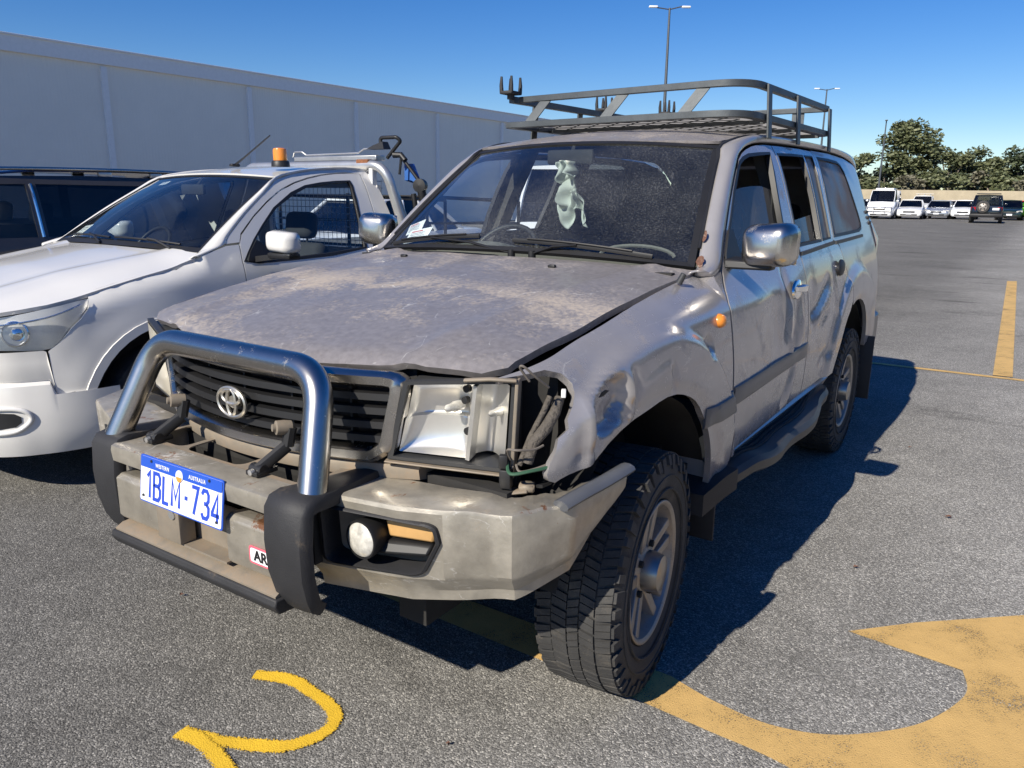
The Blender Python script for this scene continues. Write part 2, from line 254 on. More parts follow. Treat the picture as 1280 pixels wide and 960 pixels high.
# ------------------------------------------------------------------ helpers
def link(name, me, mat, parent=None):
    o = bpy.data.objects.new(name, me); COL.objects.link(o)
    if parent: o.parent = parent
    if mat and not me.materials: me.materials.append(MATS[mat] if isinstance(mat, str) else mat)
    return o
def tag(o, label=None, cat=None, group=None, kind=None):
    if label: o['label'] = label
    if cat: o['category'] = cat
    if group: o['group'] = group
    if kind: o['kind'] = kind
    return o
def thing(name, label, cat, loc=(0, 0, 0), rz=0, group=None):
    o = bpy.data.objects.new(name, None); COL.objects.link(o); o.location = loc; o.rotation_euler = (0, 0, rz)
    o.empty_display_size = .1
    return tag(o, label, cat, group)
def reframe(o):
    """shift the parts of a thing so they sit relative to its base"""
    for c in o.children: c.location = Vector(c.location) - Vector(o.location)
class MB:
    def __init__(s): s.bm = bmesh.new(); s.mats = []; s.mi = 0
    def m(s, name):
        if name not in s.mats: s.mats.append(name)
        s.mi = s.mats.index(name); return s
    def face(s, vs):
        try: f = s.bm.faces.new(vs); f.material_index = s.mi; f.smooth = True; return f
        except ValueError: return None
    def box(s, c, sz, rot=None, bev=0):
        c = Vector(c); h = Vector(sz)/2
        mt = Matrix.Identity(3) if rot is None else (rot if isinstance(rot, Matrix) else Matrix.Rotation(rot, 3, 'Z'))
        v = [s.bm.verts.new(c + mt @ Vector((a*h.x, b*h.y, d*h.z))) for a in (-1, 1) for b in (-1, 1) for d in (-1, 1)]
        fs = [s.face([v[i] for i in q]) for q in ((0, 1, 3, 2), (4, 6, 7, 5), (0, 4, 5, 1), (2, 3, 7, 6), (0, 2, 6, 4), (1, 5, 7, 3))]
        if bev:
            es = list({e for f in fs for e in f.edges})
            bmesh.ops.bevel(s.bm, geom=es, offset=bev, segments=2, affect='EDGES', profile=.5)
        return s
    def hexa(s, p):   # 8 points: bottom 4 ring, top 4 ring
        v = [s.bm.verts.new(q) for q in p]
        for q in ((3, 2, 1, 0), (4, 5, 6, 7), (0, 1, 5, 4), (1, 2, 6, 5), (2, 3, 7, 6), (3, 0, 4, 7)): s.face([v[i] for i in q])
        return s
    def loft(s, rings, closed=True, caps=True):
        rows = [[s.bm.verts.new(p) for p in r] for r in rings]; n = len(rows[0])
        for a, b in zip(rows, rows[1:]):
            for i in range(n if closed else n-1): s.face([a[i], a[(i+1) % n], b[(i+1) % n], b[i]])
        if caps and closed: s.face(rows[0][::-1]); s.face(rows[-1])
        return s
    def tube(s, pts, rad, n=10, caps=True, rads=None, flat=None):
        pts = [Vector(p) for p in pts]; rings = []; up = None
        for i, p in enumerate(pts):
            d = (pts[min(i+1, len(pts)-1)] - pts[max(i-1, 0)]).normalized()
            if up is None: up = Vector((0, 0, 1)) if abs(d.z) < .9 else Vector((1, 0, 0))
            x = d.cross(up).normalized(); up = x.cross(d).normalized()
            rr = rads[i] if rads else rad
            fx, fy = flat or (1, 1)
            rings.append([p + (x*cos(2*pi*k/n)*fx + up*sin(2*pi*k/n)*fy)*rr for k in range(n)])
        return s.loft(rings, True, caps)
    def lathe(s, prof, o, axis, n=48, caps=False):   # prof (r, h)
        a = Vector(axis).normalized(); x = a.orthogonal().normalized(); y = a.cross(x); o = Vector(o)
        rings = [[o + a*h + (x*cos(2*pi*k/n) + y*sin(2*pi*k/n))*r for k in range(n)] for r, h in prof]
        return s.loft(rings, True, caps)
    def grid(s, fn, us, vs):
        rows = [[s.bm.verts.new(fn(u, v)) for v in vs] for u in us]
        for a, b in zip(rows, rows[1:]):
            for i in range(len(vs)-1): s.face([a[i], a[i+1], b[i+1], b[i]])
        return s
    def prism(s, poly, d):    # 3D polygon extruded by vector d
        d = Vector(d); a = [s.bm.verts.new(p) for p in poly]; b = [s.bm.verts.new(Vector(p)+d) for p in poly]
        s.face(a[::-1]); s.face(b)
        for i in range(len(a)): s.face([a[i], a[(i+1) % len(a)], b[(i+1) % len(a)], b[i]])
        return s
    def build(s, name, mat, parent=None, smooth=35, bevel=0, solid=0, sub=0, recalc=True, loc=None):
        if recalc: bmesh.ops.recalc_face_normals(s.bm, faces=s.bm.faces)
        me = bpy.data.meshes.new(name)
        if smooth is not None:
            for e in s.bm.edges:
                if len(e.link_faces) == 2 and e.calc_face_angle(0) > R(smooth): e.smooth = False
        else:
            for f in s.bm.faces: f.smooth = False
        s.bm.to_mesh(me); s.bm.free()
        for q in s.mats: me.materials.append(MATS[q])
        o = link(name, me, mat, parent)
        if solid: md = o.modifiers.new('s', 'SOLIDIFY'); md.thickness = solid; md.offset = 0
        if bevel:
            md = o.modifiers.new('b', 'BEVEL'); md.width = bevel; md.segments = 2; md.limit_method = 'ANGLE'; md.angle_limit = R(38)
            md.harden_normals = False
        if sub: md = o.modifiers.new('u', 'SUBSURF'); md.levels = sub; md.render_levels = sub
        if loc is not None:
            me.transform(Matrix.Translation(-Vector(loc))); o.location = loc
        return o
def resample(poly, step, closed=True):
    out = []; P = [Vector(p) for p in poly]; n = len(P)
    for i in range(n if closed else n-1):
        a, b = P[i], P[(i+1) % n]; k = max(1, int(round((b-a).length/step)))
        for j in range(k): out.append(a.lerp(b, j/k))
    if not closed: out.append(P[-1])
    return out
def smoothpts(pts, sub=6, closed=False):
    P = [Vector(p) for p in pts]; n = len(P); out = []
    for i in range(n if closed else n-1):
        g = lambda k: P[k % n] if closed else P[max(0, min(n-1, k))]
        a, b, c, d = g(i-1), g(i), g(i+1), g(i+2)
        for j in range(sub):
            t = j/sub; out.append(.5*((2*b)+(c-a)*t+(2*a-5*b+4*c-d)*t*t+(3*b-a-3*c+d)*t**3))
    if not closed: out.append(P[-1])
    return out
def fillet(pts, rad, seg=8):
    P = [Vector(p) for p in pts]; out = [P[0]]
    for a, b, c in zip(P, P[1:], P[2:]):
        d1 = (a-b).normalized(); d2 = (c-b).normalized(); ang = d1.angle(d2); L = min(rad/math.tan(ang/2), (a-b).length*.48, (c-b).length*.48)
        p0 = b+d1*L; p2 = b+d2*L
        for j in range(seg+1): t = j/seg; out.append(p0*(1-t)**2 + b*2*t*(1-t) + p2*t*t)
    out.append(P[-1]); return out
def inside(px, py, poly):
    x = poly[:, 0]; y = poly[:, 1]; x2 = np.roll(x, -1); y2 = np.roll(y, -1)
    res = np.zeros(px.shape, bool)
    for a, b, c, d in zip(x, y, x2, y2):
        if b == d: continue
        k = ((b > py) != (d > py)) & (px < (c-a)*(py-b)/(d-b)+a); res ^= k
    return res
def segdist(px, py, poly):
    dmin = np.full(px.shape, 1e9)
    for i in range(len(poly)):
        a = poly[i]; b = poly[(i+1) % len(poly)]; ab = b-a; L2 = (ab**2).sum()+1e-12
        t = np.clip(((px-a[0])*ab[0]+(py-a[1])*ab[1])/L2, 0, 1)
        dmin = np.minimum(dmin, np.hypot(px-a[0]-t*ab[0], py-a[1]-t*ab[1]))
    return dmin
def panel(name, outer, holes, fn, mat, parent, step=.03, flange=.02, hint=(1, 0, 0)):
    loops = [resample([(p[0], p[1]) for p in outer], step)] + [resample([(p[0], p[1]) for p in h], step) for h in holes]
    arrs = [np.array([(p[0], p[1]) for p in l]) for l in loops]
    x0, y0 = arrs[0].min(0); x1, y1 = arrs[0].max(0)
    gx, gy = np.meshgrid(np.arange(x0+step*.5, x1, step), np.arange(y0+step*.5, y1, step)); gx = gx.ravel(); gy = gy.ravel()
    ok = inside(gx, gy, arrs[0]); d = segdist(gx, gy, arrs[0])
    for a in arrs[1:]: ok &= ~inside(gx, gy, a); d = np.minimum(d, segdist(gx, gy, a))
    ok &= d > step*.45
    vs = []; es = []
    for l in loops:
        b = len(vs); vs += [Vector((p[0], p[1])) for p in l]; es += [(b+i, b+(i+1) % len(l)) for i in range(len(l))]
    vs += [Vector((a, b)) for a, b in zip(gx[ok], gy[ok])]
    V, E, F, *_ = delaunay_2d_cdt(vs, es, [], 0, 1e-6)
    cen = np.array([[sum(V[i][0] for i in f)/len(f), sum(V[i][1] for i in f)/len(f)] for f in F])
    keep = inside(cen[:, 0], cen[:, 1], arrs[0])
    for a in arrs[1:]: keep &= ~inside(cen[:, 0], cen[:, 1], a)
    bm = bmesh.new(); bv = [bm.verts.new(fn(v[0], v[1])) for v in V]
    for f, k in zip(F, keep):
        if k:
            try: q = bm.faces.new([bv[i] for i in f]); q.smooth = True
            except ValueError: pass
    for v in list(bm.verts):
        if not v.link_faces: bm.verts.remove(v)
    bm.normal_update(); H = Vector(hint)
    if sum((f.normal.dot(H)*f.calc_area() for f in bm.faces)) < 0: bmesh.ops.reverse_faces(bm, faces=bm.faces)
    bm.normal_update()
    if flange:
        be = [e for e in bm.edges if len(e.link_faces) == 1]; mp = {}
        for e in be:
            for v in e.verts:
                if v not in mp: mp[v] = bm.verts.new(v.co - v.normal*flange)
        for e in be:
            l = e.link_loops[0]; a, b = l.vert, l.link_loop_next.vert
            q = bm.faces.new([b, a, mp[a], mp[b]]); q.smooth = True; e.smooth = False
    me = bpy.data.meshes.new(name); bm.to_mesh(me); bm.free()
    return link(name, me, mat, parent)
def text(name, s, mat, parent, loc, rot, size, sx=1, ext=.0008, align='CENTER', sp=1, thick=0):
    cu = bpy.data.curves.new('t', 'FONT'); cu.body = s; cu.size = size; cu.align_x = align; cu.align_y = 'CENTER'; cu.extrude = ext; cu.space_character = sp
    cu.offset = thick; cu.resolution_u = 3
    tmp = bpy.data.objects.new('t', cu); COL.objects.link(tmp); dg = bpy.context.evaluated_depsgraph_get()
    me = bpy.data.meshes.new_from_object(tmp.evaluated_get(dg)); bpy.data.objects.remove(tmp); me.name = name; me.materials.clear()
    o = link(name, me, mat, parent); o.matrix_local = Matrix.Translation(loc) @ rot.to_4x4() @ Matrix.Diagonal((sx, 1, 1, 1)); return o
def sm(t): t = max(0., min(1., t)); return t*t*(3-2*t)
def lerpt(x, tab):
    if x <= tab[0][0]: return tab[0][1]
    for (a, b), (c, d) in zip(tab, tab[1:]):
        if x <= c: return b+(d-b)*(x-a)/(c-a)
    return tab[-1][1]
def lsm(x, tab, h=.03): return (lerpt(x-h, tab)+2*lerpt(x, tab)+lerpt(x+h, tab))/4
def frange(a, b, n): return [a+(b-a)*i/(n-1) for i in range(n)]
def arc(cx, cy, r, a0, a1, n=16): return [(cx+r*cos(R(a0+(a1-a0)*i/(n-1))), cy+r*sin(R(a0+(a1-a0)*i/(n-1)))) for i in range(n)]
def rrect(w_, h_, r, n=5):
    out = []
    for cx, cy, a in ((w_/2-r, h_/2-r, 0), (-w_/2+r, h_/2-r, 90), (-w_/2+r, -h_/2+r, 180), (w_/2-r, -h_/2+r, 270)):
        out += [(cx+r*cos(R(a+90*i/n)), cy+r*sin(R(a+90*i/n))) for i in range(n+1)]
    return out

# ------------------------------------------------------------------ setting: ground, markings
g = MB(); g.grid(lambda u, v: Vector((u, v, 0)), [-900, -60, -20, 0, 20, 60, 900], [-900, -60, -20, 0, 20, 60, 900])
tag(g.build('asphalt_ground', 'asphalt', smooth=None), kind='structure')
def flat(name, pts, z, mat):
    m = MB(); m.face([m.bm.verts.new((x, y, z)) for x, y in pts]); bmesh.ops.triangulate(m.bm, faces=m.bm.faces)
    for f in m.bm.faces:
        if f.normal.z < 0: f.normal_flip()
    return tag(m.build(name, mat, smooth=None, recalc=False), kind='structure')
inner = smoothpts([(1.013, .052), (1.10, .025), (1.189, .006), (1.339, -.004), (1.49, .045), (1.621, .150), (1.72, .27), (1.79, .42), (1.815, .53), (1.793, .640)], 5)
outer_ = smoothpts([(2.6, 1.2), (2.62, .7), (2.45, .2), (2.15, -.15), (1.8, -.24), (1.425, -.150), (1.2, -.135), (.953, -.121)], 5)
flat('painted_turn_arrow', [(-.35, .06), (.6, .062)] + [(p.x, p.y) for p in inner] + [(1.428, .675), (1.62, .88), (1.952, 1.178), (2.2, 1.35)] + [(p.x, p.y) for p in outer_] + [(-.35, -.10)], .004, 'yellow_line')
flat('painted_bay_line', [(-9.5, 5.70), (9.5, 5.84), (9.5, 5.92), (-9.5, 5.77)], .004, 'yellow_line')
flat('painted_bay_line', [(1.60, 5.88), (1.75, 5.89), (1.475, 15.7), (1.32, 15.6)], .008, 'yellow_line')
flat('painted_bay_line', [(4.55, 5.92), (4.70, 5.93), (4.45, 15.7), (4.30, 15.6)], .008, 'yellow_line')
def ribbon(name, path, wid, z, mat):
    P = smoothpts([(x, y, z) for x, y in path], 8); m = MB(); lay = None; rows = []
    for i, p in enumerate(P):
        d = (P[min(i+1, len(P)-1)]-P[max(i-1, 0)]).normalized(); n = Vector((-d.y, d.x, 0))
        rows.append([m.bm.verts.new(p+n*wid*k) for k in (-1, -.5, 0, .5, 1)])
    for a, b in zip(rows, rows[1:]):
        for i in range(4): m.face([a[i], a[i+1], b[i+1], b[i]])
    o = m.build(name, mat, smooth=None); me = o.data; at = me.attributes.new('edge', 'FLOAT', 'POINT')
    for i in range(len(P)):
        en = 1 if i in (0, len(P)-1) else 0
        for j, e in enumerate((1, .50, .1, .50, 1)): at.data[i*5+j].value = max(e, en)
    return tag(o, kind='structure')
ribbon('sprayed_mark', [(-.105, -.722), (-.05, -.692), (.03, -.668), (.106, -.672), (.20, -.685), (.265, -.715), (.290, -.765), (.280, -.83), (.245, -.885), (.185, -.925), (.10, -.965), (.03, -.993), (-.05, -1.018)], .045, .006, 'yellow_spray')
ribbon('sprayed_mark', [(-.055, -1.02), (.03, -1.01), (.12, -1.02), (.22, -1.05), (.34, -1.10)], .048, .009, 'yellow_spray')

# ------------------------------------------------------------------ shed, far wall, poles, trees
sh = thing('shed', 'long grey panelled shed wall behind the parked vehicles', 'building', (-25.2, 15, 0))
m = MB()
m.box((-15, 0, 2.98), (30, 90, 5.96)); m.build('wall', 'shed', sh, smooth=None)
m = MB(); m.box((.05, 0, 5.84), (.14, 90.2, .48)); m.box((.06, 0, 6.10), (.22, 90.3, .06)); m.build('roof_cap', 'cap', sh, smooth=None, bevel=.01)
for k in range(-7, 9):
    y = 13.2+5.85*k-15
    if abs(y) < 44.5: m = MB(); m.box((.05, y, 2.78), (.11, .20, 5.5)); m.build('joint_strip', 'cap', sh, smooth=None, bevel=.01)
d = Vector((14.96, 10.1, 0)).normalized(); a = Vector((-16, 91.65, 0)); p0 = a-d*60; p1 = a+d*110
m = MB(); nrm = Vector((-d.y, d.x, 0))*.3
m.hexa([p0, p1, p1+nrm, p0+nrm] + [q+Vector((0, 0, 2.45)) for q in (p0, p1, p1+nrm, p0+nrm)])
tag(m.build('boundary_wall', 'limestone', smooth=None, loc=a), 'long low cream limestone boundary wall beyond the far cars', 'wall')

def pole(x, y, h, label, heads=2, ang=0):
    t = thing('lamp_pole', label, 'lamp pole', (x, y, 0), ang, 'tall car park lamp poles')
    m = MB(); m.tube([(0, 0, 0), (0, 0, h*.5), (0, 0, h)], .1, 10, rads=[.13, .10, .06]); m.build('pole', 'polemetal', t)
    if heads == 2:
        m = MB(); m.tube([(-.75, 0, h+.02), (0, 0, h-.08), (.75, 0, h+.10)], .035, 8); m.build('cross_arm', 'polemetal', t)
        for s in (-1, 1):
            m = MB(); m.box((s*.95, 0, h+.06), (.5, .22, .10), None, .03); m.build('lamp_head', 'cap', t, bevel=0)
    else:
        m = MB(); m.box((.0, -.2, h+.03), (.28, .5, .10), None, .03); m.build('lamp_head', 'polemetal', t)
    return t
pole(-18.1, 43.4, 12.1, 'tall double headed lamp pole rising behind the roof rack', 2, R(34))
pole(-17.73, 80.86, 11.7, 'distant double headed lamp pole just beyond the end of the roof rack', 2, R(30))
pole(-14.3, 94.0, 9.7, 'thin dark lamp pole leaning beside the big tree beyond the far wall', 1, R(10))

def tree(x, y, h, rw, label, leaf='leaf', seed=0, base=.25, n=4200, name='gum_tree', lobes=15, sz=.44):
    rnd = random.Random(seed*77+5)
    t = thing(name, label, 'tree', (x, y, 0), 0, 'trees beyond the boundary wall')
    m = MB(); m.tube([(0, 0, -.1), (.15, 0, h*.3), (.1, .1, h*.62)], .3, 8, rads=[.38, .28, .12])
    cl = []
    for i in range(lobes):
        a = rnd.uniform(0, 2*pi); zz = rnd.uniform(base+.12, .93); rr = rw*rnd.uniform(.25, .78)*(1-abs(zz-.5)*.8)
        c = Vector((cos(a)*rr, sin(a)*rr, h*zz)); s_ = rw*rnd.uniform(.26, .46); cl.append((c, s_))
        m.tube([(.12, .05, h*zz*.45), c*.6+Vector((0, 0, h*zz*.15)), c], .08, 5, rads=[.16, .10, .03])
    m.build('trunk', 'bark', t)
    m = MB()
    for i in range(n):
        c, s_ = cl[rnd.randrange(len(cl))]
        dv = Vector((rnd.gauss(0, 1), rnd.gauss(0, 1), rnd.gauss(0, 1))).normalized()
        p = c + Vector((dv.x, dv.y, dv.z*.62))*s_*(rnd.random()**.42)*rnd.uniform(.85, 1.12)
        if p.z < h*base*.5: continue
        q = Matrix.Rotation(rnd.uniform(0, 6.28), 3, 'Z') @ Matrix.Rotation(rnd.gauss(.9, .5), 3, 'X'); s2 = sz*rnd.uniform(.5, 1.3)
        pts = [(-.5, 0, 0), (-.1, -.35, .08), (.6, -.1, 0), (.25, .4, -.05)]
        m.face([m.bm.verts.new(p + q @ (Vector(k)*s2)) for k in pts])
    m.build('crown', leaf, t, smooth=None, recalc=False)
    return t
TL = 'trees'
tree(-22.8, 122.2, 7.8, 3.6, 'pale rounded tree partly behind the roof pillar of the silver wagon', 'leaf', 1, .1)
tree(-24.0, 112.0, 4.6, 3.2, 'low grey shrubby tree beside the leaning lamp pole', 'leaf_grey', 21, .0, name='shrub_tree')
tree(-19.0, 126.0, 7.2, 3.0, 'thin dark open tree just left of the biggest tree', 'leaf_dark', 2, .2, 1500)
tree(-16.3, 127.9, 12.6, 5.0, 'biggest and tallest dark green gum tree on the skyline', 'leaf', 3, .12, 11000, lobes=26, sz=.46)
tree(-20.0, 109.0, 3.9, 3.4, 'low greyish bush in front of the biggest tree', 'leaf_grey', 22, .0, name='shrub_tree')
tree(-12.6, 120.0, 5.2, 3.2, 'small green bushy tree under the right side of the biggest tree', 'leaf', 23, .0, name='shrub_tree')
tree(-10.8, 125.5, 8.5, 3.8, 'rounded green tree right of the biggest tree', 'leaf', 4, .08, 5200)
tree(-8.5, 131.0, 8.9, 3.8, 'olive tree in the middle of the right hand tree line', 'leaf', 5, .08, 5200)
tree(-5.6, 128.5, 7.8, 3.8, 'lower olive tree behind the black off roader', 'leaf', 6, .05, 5200)
tree(-3.0, 118.0, 5.0, 3.2, 'low bright green bush behind the dark car at the right', 'leaf', 24, .0, name='shrub_tree')
tree(-2.0, 134.0, 9.2, 4.2, 'dark tree at the right edge of the picture', 'leaf_dark', 7, .08, 3600)
tree(2.5, 130.0, 10.4, 4.6, 'tallest tree at the far right edge of the skyline', 'leaf_dark', 8, .1, 3600)
tree(-28.0, 119.0, 7.2, 4.0, 'green tree seen through the side windows, nearest the shed end', 'leaf', 9, .05)
tree(-34.0, 116.0, 7.4, 4.2, 'green tree seen through the front door window of the silver wagon', 'leaf_dark', 10, .05)
tree(-41.0, 112.0, 7.6, 4.4, 'tree hidden behind the silver wagon roof pillar', 'leaf', 11, .05)
for i, (x, y, h_) in enumerate(((-27, 107, 4.2), (-16.5, 110, 4.6), (-14.2, 114, 4.3), (-9.2, 113, 4.8), (-7.0, 116, 5.0), (-4.8, 115, 4.4), (-.8, 118, 5.2), (1.5, 120, 5.0))):
    tree(x, y, h_, 3.0, ('low %s shrub %s' % (('grey', 'green')[i % 2], ('behind the leaning lamp pole', 'right under the biggest tree', 'between the biggest tree and the rounded tree', 'below the rounded green tree', 'below the olive tree in the middle', 'above the black off roader roof', 'above the dark green car', 'at the right picture edge above the wall')[i])), ('leaf_grey', 'leaf')[i % 2], 60+i, .0, 2600, name='shrub_tree')
for i, (x, y) in enumerate([(9, 136), (17, 138)]+[(27+2*sin(i*1.7), -34+8.2*i) for i in range(15)]):  # unseen trees, added to keep the bright horizon out of the wagon's side reflections
    tree(x, y, 8.0+1.5*sin(i*2.1), 5.0, 'unseen leafy tree added to block the bright horizon from the silver wagon side reflections', 'leaf_dark' if i % 3 else 'leaf', 40+i, .0, 2200, sz=.75)

# ------------------------------------------------------------------ wheels
def make_wheel(parent, c, side, Rt=.392, wt=.265, Rr=.218, steer=0, spokes=5, lugs=True, mat='alloy', name='wheel', prot=.042):
    """wheel mesh centred on c, axle along x*side"""
    T = Matrix.Translation(c) @ Matrix.Rotation(steer, 4, 'Z') @ Matrix.Scale(side, 4, (1, 0, 0))
    e = bpy.data.objects.new(name, None); COL.objects.link(e); e.parent = parent; e.matrix_local = Matrix.Translation(c) @ Matrix.Rotation(steer, 4, 'Z'); e.empty_display_size = .05
    h = wt/2; X = lambda x, r_, a: Vector((side*x, cos(a)*r_, sin(a)*r_))
    pr = [(Rr, -h*.72), (Rr+.02, -h*.86), (Rt-.09, -h*1.0), (Rt-.05, -h*.98), (Rt-.016, -h*.86), (Rt-.0065, -h*.6), (Rt-.006, 0), (Rt-.0065, h*.6), (Rt-.016, h*.86), (Rt-.05, h*.98), (Rt-.09, h*1.0), (Rr+.035, h*.93), (Rr+.012, h*.86), (Rr, h*.74)]
    n = 72; m = MB()
    m.loft([[X(x, r_, 2*pi*k/n) for k in range(n)] for r_, x in pr], True, False)
    # raised ring on the sidewall
    for rr in (Rr+.045, Rt-.075): m.loft([[X(h*xx, rr+dr, 2*pi*k/n) for k in range(n)] for dr, xx in ((-.004, .985), (-.002, 1.02), (.002, 1.02), (.004, .985))], True, False)
    if lugs:
        N = 46
        for k in range(N):
            a0 = 2*pi*k/N; da = 2*pi/N
            for row, (xa, xb, off, ln) in enumerate(((-h*.88, -h*.54, 0, .80), (-h*.51, -h*.15, .5, .82), (-h*.12, h*.14, .0, .84), (h*.17, h*.51, .5, .82), (h*.54, h*.9, 0, .80))):
                for sub_ in ((0, .46), (.53, 1)):
                    A = a0+da*(off+ln*sub_[0]*1.0); B = a0+da*(off+ln*sub_[1]); sk = da*.22*(1 if row % 2 else -1)
                    ro = Rt + (.001 if row in (1, 2, 3) else -.003); ri = Rt-.012
                    m.hexa([X(xa, ri, A), X(xb, ri, A+sk), X(xb, ri, B+sk), X(xa, ri, B), X(xa, ro, A), X(xb, ro, A+sk), X(xb, ro, B+sk), X(xa, ro, B)])
            for s in (-1, 1):   # shoulder lugs running down the sidewall
                A = a0+da*.02; B = a0+da*(.62 if k % 2 else .5); rb = Rt-(.055 if k % 2 else .040)
                m.hexa([X(s*h*.84, rb, A), X(s*h*.84, Rt-.006, A), X(s*h*.84, Rt-.006, B), X(s*h*.84, rb, B), X(s*h*1.035, rb, A), X(s*h*.97, Rt-.010, A), X(s*h*.97, Rt-.010, B), X(s*h*1.035, rb, B)])
    m.build('tyre', 'tyre', e, smooth=30)
    m = MB(); n = 56
    m.loft([[X(x, r_, 2*pi*k/n) for k in range(n)] for r_, x in ((Rr+.004, h*.80), (Rr+.008, h*.90), (Rr, h*.92), (Rr-.010, h*.86), (Rr-.018, h*.66), (Rr-.028, h*.40), (Rr-.045, -h*.3), (Rr-.04, -h*.8))], True, False)
    yo = h*.52
    for k in range(spokes):
        a = 2*pi*k/spokes + .30
        for s in (-1, 1):
            ctr = a + s*.0
            def sp(rad, w_, x_, off):   # point in spoke frame
                rv = Vector((0, cos(a), sin(a))); tv = Vector((0, -sin(a), cos(a))); p = rv*rad + tv*(s*off+w_); return Vector((side*x_, p.y, p.z))
            o1, o2 = .026, .038; wd = .021
            m.hexa([sp(.05, -wd, yo-.02, o1), sp(Rr-.02, -wd, yo-.005, o2), sp(Rr-.02, wd, yo-.005, o2), sp(.05, wd, yo-.02, o1),
                    sp(.05, -wd*.8, yo+.016, o1), sp(Rr-.014, -wd*.8, yo+.034, o2), sp(Rr-.014, wd*.8, yo+.034, o2), sp(.05, wd*.8, yo+.016, o1)])
    m.loft([[X(x, r_, 2*pi*k/n) for k in range(n)] for r_, x in ((.115, yo-.03), (.095, yo+.006), (.075, yo+.02), (.058, yo+.025))], True, False)
    m.build('rim', mat, e, smooth=30, bevel=.003)
    m = MB(); m.loft([[X(x, r_, 2*pi*k/40) for k in range(40)] for r_, x in ((.066, yo+.0), (.064, yo+prot), (.056, yo+prot+.030), (.034, yo+prot+.036), (.001, yo+prot+.037))], True, False)
    m.build('hub_cap', 'hubcap', e, smooth=30)
    m = MB(); m.loft([[X(x, r_, 2*pi*k/40) for k in range(40)] for r_, x in ((Rr-.03, -h*.1), (.14, -h*.15), (.001, -h*.15))], True, False)
    for k in range(5):
        a = 2*pi*k/5; m.tube([X(yo, .085, a), X(yo+.032, .085, a)], .011, 6)
    m.build('brake_disc', 'dark', e, smooth=30)
    return e

# ================================================================== the silver four wheel drive wagon
LC = thing('four_wheel_drive_wagon', 'dusty damaged silver off-road wagon with chrome hoop bull bar and roof basket', 'off-road car', (0, 0, 0))
PROF = [(.3, .90), (.5, .925), (.6, .938), (.7, .946), (.8, .95), (.9, .95), (1.0, .945), (1.1, .932), (1.18, .915), (1.24, .897), (1.28, .880), (1.35, .855), (1.5, .805), (1.65, .752), (1.72, .722), (1.76, .70), (1.80, .66)]
ZT = [(-.75, 1.07), (-.62, 1.092), (-.5, 1.115), (-.24, 1.165), (.03, 1.207), (.3, 1.237), (.62, 1.262), (.75, 1.27)]
def zt(y): return lsm(y, ZT, .08)
def ell(y, z, cy, cz, ry, rz, ang=0):
    c, s_ = cos(R(ang)), sin(R(ang)); a = ((y-cy)*c+(z-cz)*s_)/ry; b = (-(y-cy)*s_+(z-cz)*c)/rz; return a*a+b*b
def gs(*a): return math.exp(-ell(*a))
def tent(y, z, a, b, w_, dep, sharp=1.0):
    """a pressed crease along the line a-b"""
    dx, dz = b[0]-a[0], b[1]-a[1]; t = max(0, min(1, ((y-a[0])*dx+(z-a[1])*dz)/(dx*dx+dz*dz))); q = hypot(y-a[0]-t*dx, z-a[1]-t*dz)/w_
    if q >= 1: return 0
    k = 1-q; return dep*(k*.75+k*k*.25)*(1-.5*abs(2*t-1)**3)
def bowl_(y, z, cy, cz, ry, rz, ang, dep, soft=.55):
    q = ell(y, z, cy, cz, ry, rz, ang); return -dep*sm((1-q)/soft) if q < 1 else 0
def dmg(y, z):
    d = 0
    if y < .55:
        d += bowl_(y, z, -.300, .985, .105, .070, 32, .030); d += bowl_(y, z, -.235, .955, .06, .035, 10, .012)
        d += tent(y, z, (-.405, .845), (-.400, 1.02), .032, .020) + tent(y, z, (-.400, 1.02), (-.250, 1.070), .030, .016)
        d += tent(y, z, (-.195, .93), (-.205, 1.045), .024, .016) - tent(y, z, (-.165, .95), (-.170, 1.05), .022, .010)
        d -= tent(y, z, (-.455, .86), (-.36, .90), .03, .007)
        d -= tent(y, z, (.06, 1.03), (.075, .955), .022, .012); d += tent(y, z, (-.12, 1.00), (.06, 1.04), .018, .006)
        d += bowl_(y, z, .385, 1.035, .050, .040, 0, .012); d += tent(y, z, (.36, 1.05), (.40, 1.02), .012, .006)
        d -= .010*gs(y, z, -.30, 1.12, .10, .04, 10)
        if y < -.05: d += .0018*sm((-.05-y)/.25)*noise.noise(Vector((y*17, z*17, 3.3)))*sm((1.10-z)/.1)
    elif y < 1.69:
        d -= .016*gs(y, z, 1.20, 1.00, .16, .16)
        d -= tent(y, z, (1.385, 1.20), (1.355, .93), .045, .024); d += tent(y, z, (1.43, 1.08), (1.425, .84), .034, .016)
        d -= tent(y, z, (1.545, 1.08), (1.52, .86), .050, .022); d += tent(y, z, (1.60, 1.12), (1.60, .90), .03, .010)
        d += tent(y, z, (1.32, 1.16), (1.33, .98), .03, .010)
        d -= tent(y, z, (1.50, .80), (1.38, .62), .036, .020); d += tent(y, z, (1.54, .76), (1.45, .60), .03, .010)
    elif y < 2.6:
        d -= tent(y, z, (1.78, .97), (2.12, 1.11), .042, .018); d += tent(y, z, (1.86, .93), (2.18, 1.055), .030, .012)
        d -= tent(y, z, (1.95, .90), (2.10, .96), .030, .012); d += tent(y, z, (2.26, 1.14), (2.32, .90), .035, .010)
        d -= .014*gs(y, z, 1.80, 1.0, .05, .10); d -= tent(y, z, (2.02, .70), (2.22, .74), .04, .012)
    return d
